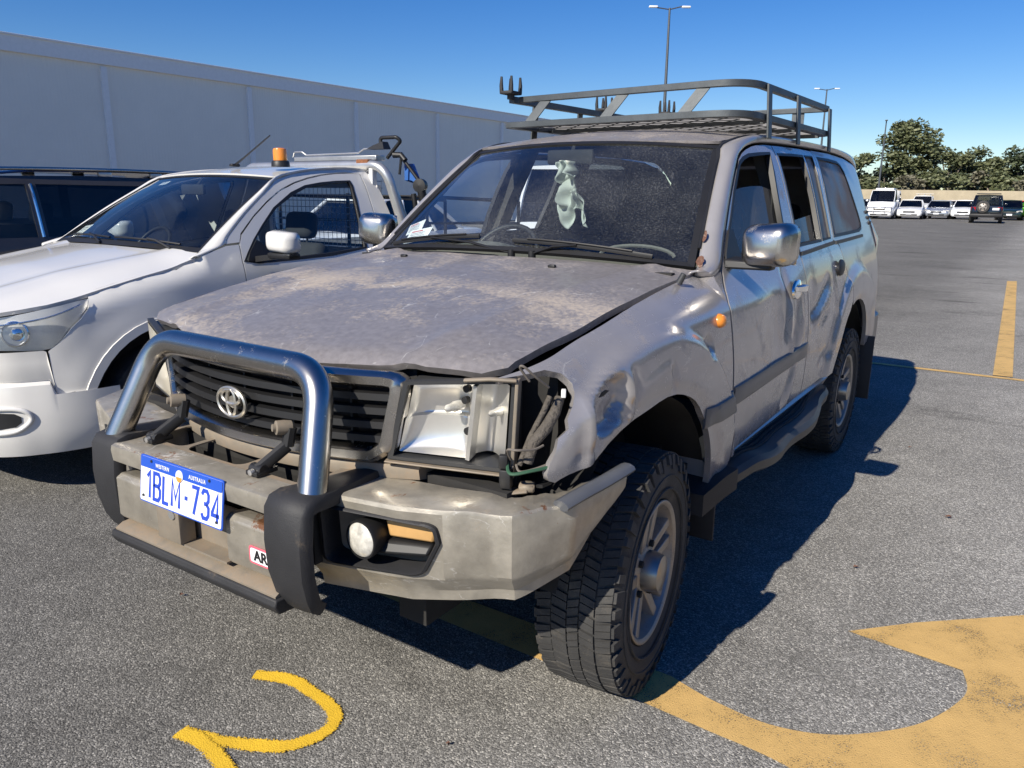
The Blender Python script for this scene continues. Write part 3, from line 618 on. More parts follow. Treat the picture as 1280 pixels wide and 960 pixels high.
def S(y, z, dm=False):
    x = lsm(z, PROF)
    x -= .045*sm((1.9-y)/1.1)*sm((z-1.12)/.14)
    if y < .5: t = .5-y; x -= .062*t*t
    if y < -.40: x -= 1.17*(-.40-y)**2
    if y > 2.6: x -= .018*(y-2.6)**2
    if y > 3.55: x -= .7*(y-3.55)**2
    for yc in (0., 2.85):
        r = hypot(y-yc, (z-.385)*.98)
        if z > .4: x += .024*sm((.755-r)/.045)*sm((1.20-z)/.05)
        if z > .4: x -= .012*sm((.60-r)/.06)
    if y < .62:
        h = zt(y)-z
        if h < .12: u = min(.985, (.12-h)/.12); x -= .115*(1-sqrt(1-u*u))
    if dm: x += dmg(y, z)
    return x
def SF(m, off=0): return lambda y, z: Vector((m*(S(y, z, m > 0)+off), y, z))
OUT = {1: (1, 0, 0), -1: (-1, 0, 0)}
farch = [(-.480, .838), (-.42, .842), (-.377, .852), (-.31, .876), (-.243, .898), (-.16, .914), (-.089, .923), (-.02, .933), (.036, .938), (.10, .934), (.149, .923), (.20, .905), (.246, .882), (.285, .852), (.318, .818), (.36, .775), (.39, .738), (.42, .69), (.445, .64), (.465, .58), (.478, .52)]
farch_r = arc(0, .385, .53, 180, 20, 18)
rarch = [(2.335, .60), (2.345, .66), (2.365, .72), (2.39, .78), (2.43, .835), (2.48, .88), (2.54, .914), (2.61, .937), (2.69, .949), (2.78, .950), (2.87, .944), (2.96, .925), (3.05, .885), (3.12, .835), (3.19, .76), (3.24, .68), (3.27, .60)]
fgl = [(.790, 1.288), (.83, 1.325), (.962, 1.44), (1.07, 1.545), (1.184, 1.643), (1.22, 1.668), (1.28, 1.690), (1.356, 1.706), (1.50, 1.718), (1.645, 1.726), (1.62, 1.64), (1.592, 1.547), (1.565, 1.42), (1.549, 1.297)]
rgl = [(1.707, 1.299), (1.718, 1.44), (1.736, 1.60), (1.749, 1.725), (2.0, 1.735), (2.225, 1.738), (2.21, 1.62), (2.195, 1.512), (2.165, 1.40), (2.131, 1.305)]
rql = [(2.150, 1.307), (2.185, 1.40), (2.215, 1.51), (2.243, 1.66), (2.252, 1.738), (2.43, 1.742), (2.405, 1.60), (2.375, 1.44), (2.345, 1.312)]
qgl = [(2.425, 1.315), (2.455, 1.45), (2.49, 1.60), (2.525, 1.742), (2.80, 1.744), (3.02, 1.738), (3.09, 1.72), (3.14, 1.68), (3.18, 1.60), (3.225, 1.50), (3.26, 1.42), (3.27, 1.37), (3.235, 1.335), (3.14, 1.322), (2.8, 1.318)]
fdoor = [(.655, .575), (.650, .64), (.652, .70), (.655, .76), (.651, .83), (.640, .92), (.628, 1.01), (.622, 1.10), (.634, 1.155), (.675, 1.195), (.728, 1.238), (.768, 1.288), (.835, 1.350), (.909, 1.412), (.99, 1.486), (1.083, 1.562), (1.16, 1.625), (1.23, 1.676), (1.29, 1.704), (1.352, 1.722), (1.43, 1.738), (1.51, 1.748), (1.62, 1.755), (1.712, 1.757), (1.700, 1.60), (1.690, 1.44), (1.682, 1.28), (1.684, 1.113), (1.686, 1.0), (1.700, .88), (1.712, .76), (1.718, .66), (1.712, .60), (1.2, .585)]
rdoor = [(1.722, .60), (1.728, .66), (1.722, .76), (1.710, .88), (1.696, 1.0), (1.694, 1.113), (1.692, 1.28), (1.700, 1.44), (1.710, 1.60), (1.722, 1.757), (2.0, 1.764), (2.25, 1.768), (2.47, 1.768), (2.455, 1.66), (2.43, 1.50), (2.40, 1.36), (2.385, 1.297), (2.46, 1.283), (2.493, 1.262), (2.515, 1.21), (2.545, 1.159), (2.575, 1.10), (2.592, 1.04), (2.592, .965)] + [p for p in rarch[::-1] if p[0] < 2.58] + [(2.33, .60)]
qpan = [(2.478, 1.772), (2.9, 1.776), (3.3, 1.765), (3.55, 1.735), (3.70, 1.69), (3.80, 1.62), (3.87, 1.50), (3.91, 1.36), (3.94, 1.25), (3.96, 1.10), (3.96, .80), (3.90, .70), (3.28, .60)] + [(3.27, .60)] + [p for p in rarch[::-1] if 2.60 <= p[0] < 3.26] + [(2.600, .965), (2.600, 1.04), (2.583, 1.105), (2.553, 1.165), (2.523, 1.216), (2.500, 1.27), (2.465, 1.291), (2.393, 1.304), (2.408, 1.36), (2.438, 1.50), (2.463, 1.66)]
holeL = [(-.565, .842), (-.555, .875), (-.525, .93), (-.49, .965), (-.447, 1.018), (-.432, 1.045), (-.437, 1.068), (-.470, 1.083), (-.525, 1.078), (-.565, 1.078)]
for m_ in (1, -1):
    top = [(y, zt(y)-.012) for y in frange(.72, -.585 if m_ > 0 else -.44, 17)]
    if m_ > 0:
        fen = top + [(-.578, 1.086), (-.530, 1.090), (-.470, 1.096), (-.434, 1.084), (-.419, 1.058), (-.424, 1.035), (-.437, 1.005), (-.462, .978), (-.470, .955), (-.500, .935), (-.515, .905), (-.533, .88), (-.545, .852), (-.540, .834), (-.522, .826), (-.505, .832)] + farch + [(.50, .50), (.60, .52), (.640, .575), (.637, .66), (.641, .76), (.637, .83), (.626, .92), (.614, 1.01), (.609, 1.10), (.621, 1.160), (.662, 1.203), (.712, 1.243)]
    else:
        fen = top + [(-.445, 1.08), (-.435, 1.0), (-.435, .86), (-.50, .845), (-.53, .80)] + farch_r + [(.50, .50), (.60, .52), (.640, .575), (.637, .66), (.641, .76), (.637, .83), (.626, .92), (.614, 1.01), (.609, 1.10), (.621, 1.160), (.662, 1.203), (.712, 1.243)]
    o = panel('front_fender', fen, [], SF(m_), 'paint_dent' if m_ > 0 else 'paint', LC, .0125 if m_ > 0 else .03, .022, OUT[m_])
    if m_ > 0: o['label'] = 'crumpled torn front fender with an empty lamp opening'
    fd = panel('front_door', fdoor, [fgl], SF(m_), 'paint_dent' if m_ > 0 else 'paint', LC, .0150 if m_ > 0 else .03, .022, OUT[m_])
    rd = panel('rear_door', rdoor, [rgl, rql], SF(m_), 'paint_dent' if m_ > 0 else 'paint', LC, .0170 if m_ > 0 else .03, .022, OUT[m_])
    qp = panel('rear_quarter', qpan, [qgl], SF(m_), 'paint', LC, .022, .022, OUT[m_])
    if m_ > 0: fd['label'] = 'front door creased below the handle'; rd['label'] = 'rear door with ripple dents'
    # glass
    if m_ > 0:
        fdrop = smoothpts([(.80, 1.283), (.90, 1.385), (1.0, 1.485), (1.08, 1.530), (1.20, 1.556), (1.35, 1.568), (1.48, 1.570), (1.598, 1.555)], 4)
        panel('door_window', [(p.x, p.y) for p in fdrop] + [(1.552, 1.285)], [], SF(m_, -.030), 'sideglass', fd, .05, 0, OUT[m_])
        panel('door_window', [(1.705, 1.29), (1.716, 1.410), (2.16, 1.438), (2.131, 1.295)], [], SF(m_, -.028), 'sideglass', rd, .05, 0, OUT[m_])
    panel('quarter_light', rql, [], SF(m_, -.008), 'dirtyglass', rd, .05, 0, OUT[m_])
    panel('quarter_window', qgl, [], SF(m_, -.005), 'dirtyglass' if m_ > 0 else 'sideglass', qp, .05, 0, OUT[m_])
    # black seals
    def ring(name, poly, w_, off, par, mat='black'):
        P = np.array(poly); c = P.mean(0)
        n = len(P); nx = []
        ar = sum(P[i][0]*P[(i+1) % n][1]-P[(i+1) % n][0]*P[i][1] for i in range(n)); sg = 1 if ar > 0 else -1
        for i in range(n):
            d = P[(i+1) % n]-P[i-1]; d = d/np.linalg.norm(d); nx.append((P[i][0]-sg*d[1]*w_, P[i][1]+sg*d[0]*w_))
        mb = MB()
        for s_ in (0,):
            rows = []
            for k in range(n+1):
                i = k % n; a = P[i]; b = nx[i]
                rows.append([Vector((m_*(S(q[0], q[1], m_ > 0)+o_), q[0], q[1])) for q, o_ in ((a, -.022), (a, off), (b, off), (b, -.022))])
            mb.loft(rows, True, False)
        return mb.build(name, mat, par, smooth=40)
    ring('window_seal', fgl, .014, .002, fd); ring('window_seal', rgl, .013, .002, rd); ring('window_seal', rql, .010, .002, rd); ring('window_seal', qgl, .016, .002, qp)
    # belt moulding
    for par, y0, y1, z0, z1 in ((fd, .775, 1.68, 1.268, 1.281), (rd, 1.697, 2.38, 1.268, 1.290), (qp, 2.43, 3.2, 1.288, 1.298)):
        mb = MB(); rows = []
        for y in frange(y0, y1, 14):
            z = z0+(z1-z0)*(y-y0)/(y1-y0); x = S(y, z, False)
            rows.append([Vector((m_*(x+dx), y, z+dz)) for dx, dz in ((-.005, -.010), (.009, -.008), (.007, .008), (-.012, .010))])
        mb.loft(rows, True, True).build('belt_moulding', 'trim', par, smooth=40)
    # broad side moulding on guard and doors
    for par, y0, y1, za, zb in ((o, .335, .638, .762, .838), (fd, .657, 1.705, .770, .846),) + (((rd, 1.73, 2.37, .79, .862),) if m_ < 0 else ()):
        mb = MB(); rows = []
        for i, y in enumerate(frange(y0, y1, 22)):
            t = (y-y0)/(y1-y0); a = za+.018*t*(par is not o); b = zb+.012*t*(par is not o); e = .4 if i in (0, 21) else 1
            if par is o: a2, b2 = a, b
            rows.append([Vector((m_*(S(y, z)+.6*min(0, dmg(y, z))*(m_ > 0)+dx*e*.8), y, z)) for z, dx in ((a, -.014), (a+.004, .010), (a+.018, .015), ((a+b)/2, .013), (b-.016, .017), (b-.003, .010), (b, -.004))])
        mb.loft(rows, True, True).build('side_moulding', 'mould', par, smooth=35)
    # handle
    if m_ > 0:
        for par, hy, hz, ok in ((fd, 1.468, 1.129, 1), (rd, 2.367, 1.162, 0)):
            mb = MB(); mb.lathe([(.0001, .004), (.8, .003), (1.0, -.001), (1.06, -.010)], (0, 0, 0), (1, 0, 0), 36)
            for v in mb.bm.verts: v.co = Vector((v.co.x, v.co.y*.072, v.co.z*.040))
            x = S(hy, hz, True)+.010; mb.bm.transform(Matrix.Translation((x+.010, hy, hz)) @ Matrix.Rotation(R(-8), 4, 'Y') @ Matrix.Rotation(R(8), 4, 'X'))
            hb = mb.build('door_handle', 'chrome_clean' if ok else 'black', par, smooth=40)
            if ok:
                mb = MB(); rows = []
                for t in frange(0, 1, 9):
                    yy = hy-.062+.124*t; out = .006+.026*sin(pi*t)**.6
                    rows.append([Vector((x+.010+out+a_*.006, yy, hz+.006+.03*(t-.5)*0+b_*(.011+.004*sin(pi*t)))) for a_, b_ in ((-1, -1), (1, -.8), (1, .8), (-1, 1))])
                mb.loft(rows).build('grip', 'chrome_clean', hb, smooth=60)
            else:
                mb = MB(); mb.box((x+.0, hy-.01, hz-.0), (.016, .03, .03), None, .006).build('lock_barrel', 'chrome_clean', hb)
    # inner trims
    panel('door_trim', [(.66, .62), (.66, 1.24), (1.68, 1.27), (1.70, .62)], [], lambda y, z, k=m_: Vector((k*(S(y, min(z, 1.2))-.075), y, z)), 'interior', fd, .15, 0, OUT[m_])
    panel('door_trim', [(1.73, .64), (1.71, 1.27), (2.40, 1.285), (2.55, 1.0), (2.36, .64)], [], lambda y, z, k=m_: Vector((k*(S(y, min(z, 1.2))-.075), y, z)), 'interior', rd, .15, 0, OUT[m_])
# side repeater, aerial stub
mb = MB(); mb.lathe([(.0001, .022), (.018, .020), (.026, .012), (.030, 0), (.030, -.01)], (0, 0, 0), (1, 0, 0), 20)
for v in mb.bm.verts: v.co.z *= .85
x = S(.500, 1.108, True); mb.bm.transform(Matrix.Translation((x, .500, 1.108))); mb.build('side_indicator', 'amber', LC, smooth=50)
mb = MB(); mb.tube([(.805, .42, 1.235), (.82, .425, 1.268)], .010, 10, rads=[.012, .010]); mb.build('aerial_base', 'trim', LC, smooth=50)

# --- bonnet
def HC(y): return lsm(y, [(-.80, 1.083), (-.74, 1.098), (-.65, 1.122), (-.4, 1.176), (0, 1.235), (.5, 1.287), (.7, 1.30)], .05)
def fronty(x): return lsm(abs(x), [(0, -.735), (.15, -.722), (.3, -.690), (.47, -.638), (.62, -.592), (.80, -.545)], .04)
def H(x, y):
    a = min(1, abs(x)/.775); e = zt(y)-.003
    z = e+(HC(y)-e)*(1-a**2.6)
    z += .009*math.exp(-((abs(x)-(.50+.10*(y+.7)))/.03)**2) - .010*sm((.50+.10*(y+.7)-abs(x))/.1)*.6
    d = y-fronty(x)
    if d < .05: z -= .9*max(0, (.05-d))**1.5*2
    # slight buckle near the damaged corner
    z += .010*gs(x, y, .62, -.42, .16, .10, 30) - .010*gs(x, y, .70, -.20, .09, .16, 0) + .004*noise.noise(Vector((x*5, y*5, 0)))
    return z
def hedge(y): return lerpt(y, [(-.62, .738), (-.5, .757), (-.24, .775), (.1, .785), (.6, .79)])
rearc = [(x, .645-.135*(1-(abs(x)/.79)**2)) for x in frange(.785, -.785, 19)]
hood = rearc[:] + [(-hedge(y), y) for y in frange(.55, -.53, 14)] + [(x, fronty(x)) for x in frange(-.70, .70, 25)] + [(hedge(y), y) for y in frange(-.53, .55, 14)]
hd = panel('bonnet', hood, [], lambda x, y: Vector((x, y, H(x, y))), 'hood_paint', LC, .03, .022, (0, 0, 1))
for x, y in ((-.42, .40), (.33, .37)):
    mb = MB(); mb.box((x, y, H(x, y)+.004), (.030, .018, .012), None, .004); mb.build('washer_nozzle', 'black', hd)
# cowl below the windscreen
def wbot(x): a = abs(x)/.77; return Vector((x, .555+.095*a*a, 1.298-.030*a*a))
def wtop(x): a = abs(x)/.625; return Vector((x, 1.10+.125*a*a, 1.756-.026*a*a))
mb = MB(); mb.grid(lambda u, v: Vector((u*.80, .50+.135*u*u+v*.13, H(u*.76, .50)-.018-.01*v)), frange(-1, 1, 21), [0, .5, 1]); mb.build('cowl', 'trim', LC, solid=.006)
# --- windscreen
def WS(u, v, off=0):   # u -1..1, v 0..1
    a = wbot(u*.77); b = wtop(u*.625); p = a.lerp(b, v); n = Vector((0, -.63, .77)); return p + n*(.022*sin(pi*v)*(1-u*u)+.012*sin(pi*v)+off)
mb = MB(); mb.grid(lambda u, v: WS(u, v), frange(-1, 1, 25), frange(0, 1, 15)); ws = mb.build('windscreen', 'windscreen', LC, smooth=None)
for p in ws.data.polygons: p.use_smooth = True
mb = MB()
for side in (1, -1):
    mb.loft([[WS(side*a, v, o) for a, o in ((1.0, -.01), (1.0, .006), (.965, .004), (.965, -.01))] for v in frange(0, 1, 14)], True, True)
for v0, v1 in ((0, .03), (.965, 1.0)):
    mb.loft([[WS(u, a, o) for a, o in ((v0, -.01), (v0, .006), (v1, .004), (v1, -.01))] for u in frange(-1, 1, 24)], True, True)
mb.build('windscreen_seal', 'black', LC, smooth=40)
mb = MB(); mb.box(WS(-.02, .90, -.01)+Vector((0, .035, -.02)), (.24, .03, .065), None, .012); mb.tube([WS(0, .97, -.01), WS(0, .90, -.01)+Vector((0, .03, 0))], .01, 6); mb.build('rear_view_mirror', 'interior', LC)
def wiper(x0, x1, yo, u0, v0, u1, v1):
    mb = MB(); a = Vector((x0, .56, 1.292)); b = WS((u0+u1)/2, (v0+v1)/2, .022)
    mb.tube([a, a.lerp(b, .5)+Vector((0, -.006, .012)), b], .008, 8, flat=(1.3, .7))
    P = [WS(u0+(u1-u0)*t, v0+(v1-v0)*t, .012+.006*sin(pi*t)) for t in frange(0, 1, 9)]
    mb.tube(P, .007, 6, flat=(.7, 1.4)); Q = [p+Vector((0, -.006, .010)) for p in P[1:-1]]; mb.tube(Q, .004, 6)
    mb.tube([a+Vector((0, 0, -.02)), a+Vector((0, 0, .014))], .016, 10)
    return mb.build('wiper', 'black', LC, smooth=50)
wiper(.02, .3, 0, -.92, .030, -.22, .085); wiper(.12, .3, 0, .02, .065, .80, .030)
# --- roof
ZR = [(1.08, 1.722), (1.2, 1.742), (1.4, 1.772), (1.6, 1.790), (2.0, 1.802), (3.0, 1.806), (3.4, 1.798), (3.7, 1.77), (3.9, 1.70), (3.98, 1.60)]
CR = [(1.1, .028), (1.5, .050), (2.2, .070), (3.2, .068), (3.9, .05)]
def RF(x, y): a = abs(x)/.665; return Vector((x, y, lsm(y, ZR, .05)+lerpt(y, CR)*(1-a**2.2)-.02*max(0, a-.85)/.15*0))
ro = [(x, 1.105+.125*(abs(x)/.625)**2) for x in frange(-.618, .618, 21)] + [(.65, 1.45), (.665, 1.7), (.665, 3.4), (.64, 3.7), (.60, 3.93), (-.60, 3.93), (-.64, 3.7), (-.665, 3.4), (-.665, 1.7), (-.65, 1.45)]
roof = panel('roof', ro, [], RF, 'hood_paint', LC, .05, .012, (0, 0, 1))
panel('roof_lining', [(-.60, 1.2), (.60, 1.2), (.64, 1.7), (.64, 3.8), (-.64, 3.8), (-.64, 1.7)], [], lambda x, y: RF(x, y)+Vector((0, 0, -.045)), 'interior', roof, .15, 0, (0, 0, -1))
for m_ in (1, -1):
    # A pillar + cant rail as one strip from cowl to rear
    cin = [Vector((.782, .56, 1.255)), Vector((.785, .61, 1.262))] + [WS(1, v, .002)+Vector((.010, 0, 0)) for v in frange(0, 1, 9)] + [Vector((.655, 1.45, RF(.65, 1.45).z)), Vector((.672, 1.7, RF(.665, 1.7).z)), Vector((.672, 2.2, RF(.665, 2.2).z)), Vector((.672, 2.9, RF(.665, 2.9).z)), Vector((.670, 3.4, RF(.665, 3.4).z)), Vector((.645, 3.7, RF(.64, 3.7).z)), Vector((.60, 3.93, 1.685))]
    co = [(.60, 1.245), (.68, 1.254), (.752, 1.288), (.82, 1.350), (.90, 1.424), (.98, 1.496), (1.073, 1.575), (1.15, 1.637), (1.22, 1.687), (1.29, 1.716), (1.37, 1.738), (1.50, 1.757), (1.70, 1.768), (2.2, 1.780), (2.9, 1.786), (3.4, 1.770), (3.66, 1.72), (3.86, 1.60)]
    cin = smoothpts(cin, 3); co = smoothpts([(a, b, 0) for a, b in co], 3)
    mb = MB(); rows = []
    for a, b in zip(cin, co):
        bo = Vector((S(b.x, b.y)-.001, b.x, b.y)); rows.append([Vector((m_*p.x, p.y, p.z)) for p in [a.lerp(bo, t)+Vector((.6, -.25 if a.y < 1.2 else 0, .75)).normalized()*.020*sin(pi*t) for t in frange(0, 1, 7)]])
    mb.loft(rows, False, False); o = mb.build('roof_pillar', 'paint', LC, smooth=60, solid=.006)
    n = sum((f.normal.x*m_*f.area for f in o.data.polygons))
    mb = MB(); P = [Vector((m_*(p.x-.004), p.y, p.z+.002)) for p in cin[9:]]; mb.tube(P, .009, 6); mb.build('roof_gutter_seal', 'black', roof, smooth=60)
    if m_ > 0:
        for (v, w_, h_) in ((.03, .018, .05), (.20, .008, .04)):
            p = WS(1, v, .016)+Vector((.022, 0, 0)); mb = MB()
            pts = [p+Vector((cos(a)*w_*random.uniform(.6, 1.2), sin(a)*h_*.5*.6*random.uniform(.7, 1.2), sin(a)*h_*.5*random.uniform(.7, 1.2))) for a in frange(0, 6.0, 12)]
            mb.prism(pts, (.002, -.005, .001)); mb.build('rust_patch', 'rust_flake', LC, smooth=None)
    # door shut face + B pillar inner
    mb = MB(); mb.loft([[Vector((m_*(S(y, z)-.03-dx), y+dy, z)) for dx, dy in ((0, -.05), (0, .05), (.05, .05), (.05, -.05))] for y, z in ((1.66, .55), (1.63, 1.27), (1.675, 1.5), (1.71, 1.77))]); mb.build('door_pillar', 'interior', LC)
    # sill
    mb = MB(); mb.loft([[Vector((m_*x, y, z)) for x, z in ((.935, .57), (.90, .50), (.80, .47), (.80, .60), (.90, .60))] for y in (.50, 2.32)]); mb.build('sill_panel', 'paint', LC)
# vents behind quarter window
for k in range(3):
    y, z = 3.56+.012*k, 1.435-.035*k; mb = MB(); mb.box((S(y, z)+.004, y, z), (.012, .07, .022), None, .003); mb.build('air_vent', 'black', LC)
# rear body
mb = MB(); mb.loft([[Vector((x*.98, y, z)) for x in frange(-1, 1, 9) for (y, z) in ()] or [Vector((-w_, y, z)), Vector((w_, y, z)), Vector((w_, y-.05, z)), Vector((-w_, y-.05, z))] for y, z, w_ in ((3.97, .62, .84), (3.97, 1.25, .84), (3.93, 1.42, .76), (3.80, 1.72, .62))]); mb.build('tailgate', 'paint', LC)
mb = MB(); mb.loft([[Vector((x, y+dy, z)) for dy, z in ((0, .52), (-.02, .72), (.16, .74), (.16, .55))] for x, y in ((-.925, 3.42), (-.915, 3.72), (-.82, 4.0), (.82, 4.0), (.915, 3.72), (.925, 3.42))]); mb.build('rear_bumper', 'mould', LC, bevel=.012)
for m_ in (1, -1):
    mb = MB(); mb.hexa([(m_*.86, 3.90, .95), (m_*.90, 3.72, .95), (m_*.905, 3.74, .95), (m_*.80, 3.985, .95), (m_*.80, 3.93, 1.22), (m_*.855, 3.75, 1.22), (m_*.86, 3.76, 1.22), (m_*.80, 3.985, 1.22)]); mb.build('tail_lamp', 'redlens', LC)
# --- underbody, liners, engine bay
mb = MB(); mb.box((0, 1.7, .47), (1.60, 3.9, .10)); mb.box((.48, 1.6, .40), (.10, 4.4, .12)); mb.box((-.48, 1.6, .40), (.10, 4.4, .12)); mb.box((0, 2.85, .36), (1.3, .12, .12)); mb.box((0, 0.02, .34), (1.3, .12, .10)); mb.box((0, .1, .66), (.9, .9, .5))
mb.build('chassis', 'dark', LC)
mb = MB(); mb.box((0, .50, .90), (1.50, .03, .72)); mb.box((.63, .02, .88), (.02, .90, .30)); mb.box((-.63, .02, .88), (.02, .90, .30)); mb.box((0, -.47, .80), (1.50, .02, .50)); mb.box((0, 0, 1.0), (1.22, .9, .02)); mb.build('engine_bay', 'dark', LC)
for m_ in (1, -1):
    for yc, a0, a1 in ((0, 165, 8), (2.85, 172, 8)):
        mb = MB(); mb.loft([[Vector((m_*x, yc+rr*cos(R(a)), .385+rr*sin(R(a))*1.0)) for x in (.60, .905)] for a in frange(a0, a1, 16) for rr in (.545,)], False, False)
        mb.loft([[Vector((m_*.60, yc, .385)), Vector((m_*.60, yc+.545*cos(R(a)), .385+.545*sin(R(a))))] for a in frange(a0, a1, 16)], False, False)
        mb.build('arch_liner', 'dark', LC, smooth=40)
mb = MB(); mb.box((.885, .545, .385), (.13, .012, .22), None, .004); mb.build('mud_flap', 'rubber', LC)
mb = MB(); mb.box((.90, 3.36, .44), (.18, .012, .42), None, .004); mb.build('mud_flap', 'rubber', LC)
mb = MB(); mb.box((-.90, 3.36, .44), (.18, .012, .42), None, .004); mb.build('mud_flap', 'rubber', LC)
# --- side steps
for m_ in (1, -1):
    def ox(y): return lerpt(y, [(.42, .955), (.60, .985), (.80, 1.015), (1.05, 1.05), (1.4, 1.055), (1.8, 1.03), (2.1, .99), (2.30, .93)])+(.012*sin(y*9) if m_ > 0 else 0)
    def oz(y): return lerpt(y, [(.42, .50), (.55, .535), (2.1, .55), (2.3, .53)])+(.018*math.exp(-((y-.80)/.10)**2) if m_ > 0 else 0)
    ys = frange(.42, 2.30, 46); mb = MB()
    mb.loft([[Vector((m_*x, y, z)) for x, z in ((.84, oz(y)-.01), (ox(y)-.045, oz(y)), (ox(y)-.015, oz(y)-.004), (ox(y), oz(y)-.025), (ox(y)-.006, oz(y)-.062), (ox(y)-.03, oz(y)-.080), (.84, oz(y)-.06))] for y in ys]); st = mb.build('side_step', 'trim', LC, smooth=38)
    mb = MB()
    for k in range(5): mb.loft([[Vector((m_*(.875+k*(ox(y)-.05-.885)/4.6+dx), y, oz(y)+dz)) for dx, dz in ((-.006, -.004), (-.004, .006), (.004, .006), (.006, -.004))] for y in frange(.62, 2.08, 30)])
    mb.build('step_tread', 'rubber', st)
    mb = MB(); mb.loft([[Vector((m_*x, y, z)) for x, y, z in r_] for r_ in ([(.80, .40, .50), (.95, .41, .50), (.95, .41, .42), (.80, .40, .42)], [(.80, .52, .545), (.985, .53, .542), (.985, .53, .46), (.80, .52, .46)], [(.80, .62, .556), (1.0, .62, .55), (1.0, .62, .47), (.80, .62, .47)])]); mb.build('step_end', 'rubber', st)
# --- mirrors
def mirror(m_, cx, cy, cz, w_, h_, yawm):
    mb = MB(); rings = []
    for t, sc_, dy in ((0, .55, -.075), (.2, .82, -.062), (.45, .96, -.035), (.75, 1.0, 0), (1, .985, .035), (1.02, .93, .038)):
        rings.append([Vector((x*sc_+.012*(1-sc_)*m_, dy, z*sc_)) for x, z in [(a*1, b + .012*(a/w_)*m_) for a, b in rrect(w_, h_, .045, 5)]])
    mb.loft(rings, True, True); T = Matrix.Translation((cx, cy, cz)) @ Matrix.Rotation(yawm, 4, 'Z')
    mb.bm.transform(T); o = mb.build('side_mirror', 'chrome', LC, smooth=70)
    mb = MB(); mb.grid(lambda a, b: Vector((a*w_*.45, .0395, b*h_*.44)), [-1, 1], [-1, 1]); mb.bm.transform(T); mb.build('mirror_glass', 'chrome_clean', o)
    mb = MB(); mb.hexa([Vector((m_*q[0], q[1], q[2])) for q in ((.835, .77, 1.262), (cx*m_+.02, cy-.03, cz-h_*.5-.012), (cx*m_+.02, cy+.03, cz-h_*.5-.012), (.845, .88, 1.262), (.83, .78, 1.298), (cx*m_+.02, cy-.03, cz-h_*.5+.014), (cx*m_+.02, cy+.03, cz-h_*.5+.014), (.84, .88, 1.305))]); mb.build('mirror_arm', 'black', o, bevel=.008)
    mb = MB(); mb.prism([Vector((m_*(S(y, z)+.004), y, z)) for y, z in ((.775, 1.272), (.96, 1.28), (.94, 1.40), (.90, 1.400), (.80, 1.31))], (m_*.006, 0, 0)); mb.build('mirror_base', 'black', o)
mirror(1, .985, .83, 1.352, .195, .158, R(-8)); mirror(-1, -1.0, .86, 1.345, .19, .16, R(10))
# --- roof basket
RK = bpy.data.objects.new('roof_rack', None); COL.objects.link(RK); RK.parent = LC
RK['label'] = 'black steel roof basket with mesh floor and fork shaped tool holders'
def skew(x, y): return y + .08*(.66-x)/1.24
def rkp(x, y, z): return Vector((x, skew(x, y), z))
def railbar(P, w_, h_):
    P = [Vector(p) for p in P]; mb = MB(); rings = []
    for i, p in enumerate(P):
        d = (P[min(i+1, len(P)-1)]-P[max(i-1, 0)]).normalized(); n = Vector((d.y, -d.x, 0)).normalized()
        rings.append([p+n*a*w_/2+Vector((0, 0, b*h_/2)) for a, b in ((-1, -1), (1, -1), (1, 1), (-1, 1))])
    return mb.loft(rings)
x0, x1, yf, yr = -.60, .665, 1.36, 2.86
lo = fillet([rkp(x0, yf, 1.875), rkp(x1, yf, 1.875), rkp(x1, yr, 1.885)], .16, 8)
railbar(lo, .045, .030).build('floor_rail', 'rack', RK, smooth=25, bevel=.003)
railbar([rkp(x1, yr, 1.885), rkp(x0, yr, 1.885), rkp(x0, yf, 1.875)], .045, .03).build('floor_rail', 'rack', RK, smooth=25, bevel=.003)
up = fillet([rkp(x0+.03, yf+.06, 2.005), rkp(x1, yf+.06, 2.010), rkp(x1, yr-.01, 2.022)], .18, 8)
railbar(up, .028, .030).build('top_rail', 'rack', RK, smooth=25, bevel=.003)
railbar([rkp(x1, yr, 2.022), rkp(x0, yr, 2.022)], .028, .03).build('top_rail', 'rack', RK, bevel=.003)
railbar([rkp(x0, yf+.02, 2.005), rkp(x0, yr, 2.022)], .032, .034).build('top_rail', 'rack', RK, bevel=.003)
for x in (-.50, -.05, .36):
    b = rkp(x, yf, 1.885); t_ = rkp(x+.075, yf+.06, 2.005); mb = MB()
    mb.hexa([b+Vector((0, -.004, 0)), b+Vector((.062, -.004, 0)), b+Vector((.062, .004, 0)), b+Vector((0, .004, 0)), t_+Vector((0, -.004, 0)), t_+Vector((.062, -.004, 0)), t_+Vector((.062, .004, 0)), t_+Vector((0, .004, 0))]); mb.build('gusset_post', 'rack', RK)
for y, w_ in ((1.62, .055), (2.12, .055), (2.80, .055)):
    for x, s_ in ((x1+.022, 1), (x0-.016, -1)):
        if s_ < 0 and y > 2.5: continue
        mb = MB(); yy = skew(x, y)
        mb.hexa([(x+s_*.012, yy, 1.785), (x+s_*.012, yy+w_, 1.785), (x+s_*.022, yy+w_, 1.785), (x+s_*.022, yy, 1.785), (x-.004*s_, yy, 2.02), (x-.004*s_, yy+w_, 2.02), (x+s_*.006, yy+w_, 2.02), (x+s_*.006, yy, 2.02)]); mb.build('mounting_leg', 'rack', RK, bevel=.002)
mb = MB(); p = rkp(.50, yr, 1.885); mb.box(p+Vector((0, 0, .07)), (.07, .006, .13)); mb.build('rear_post', 'rack', RK); 
mb = MB(); p = rkp(-.45, yr, 1.885); mb.box(p+Vector((0, 0, .07)), (.07, .006, .13)); mb.build('rear_post', 'rack', RK)
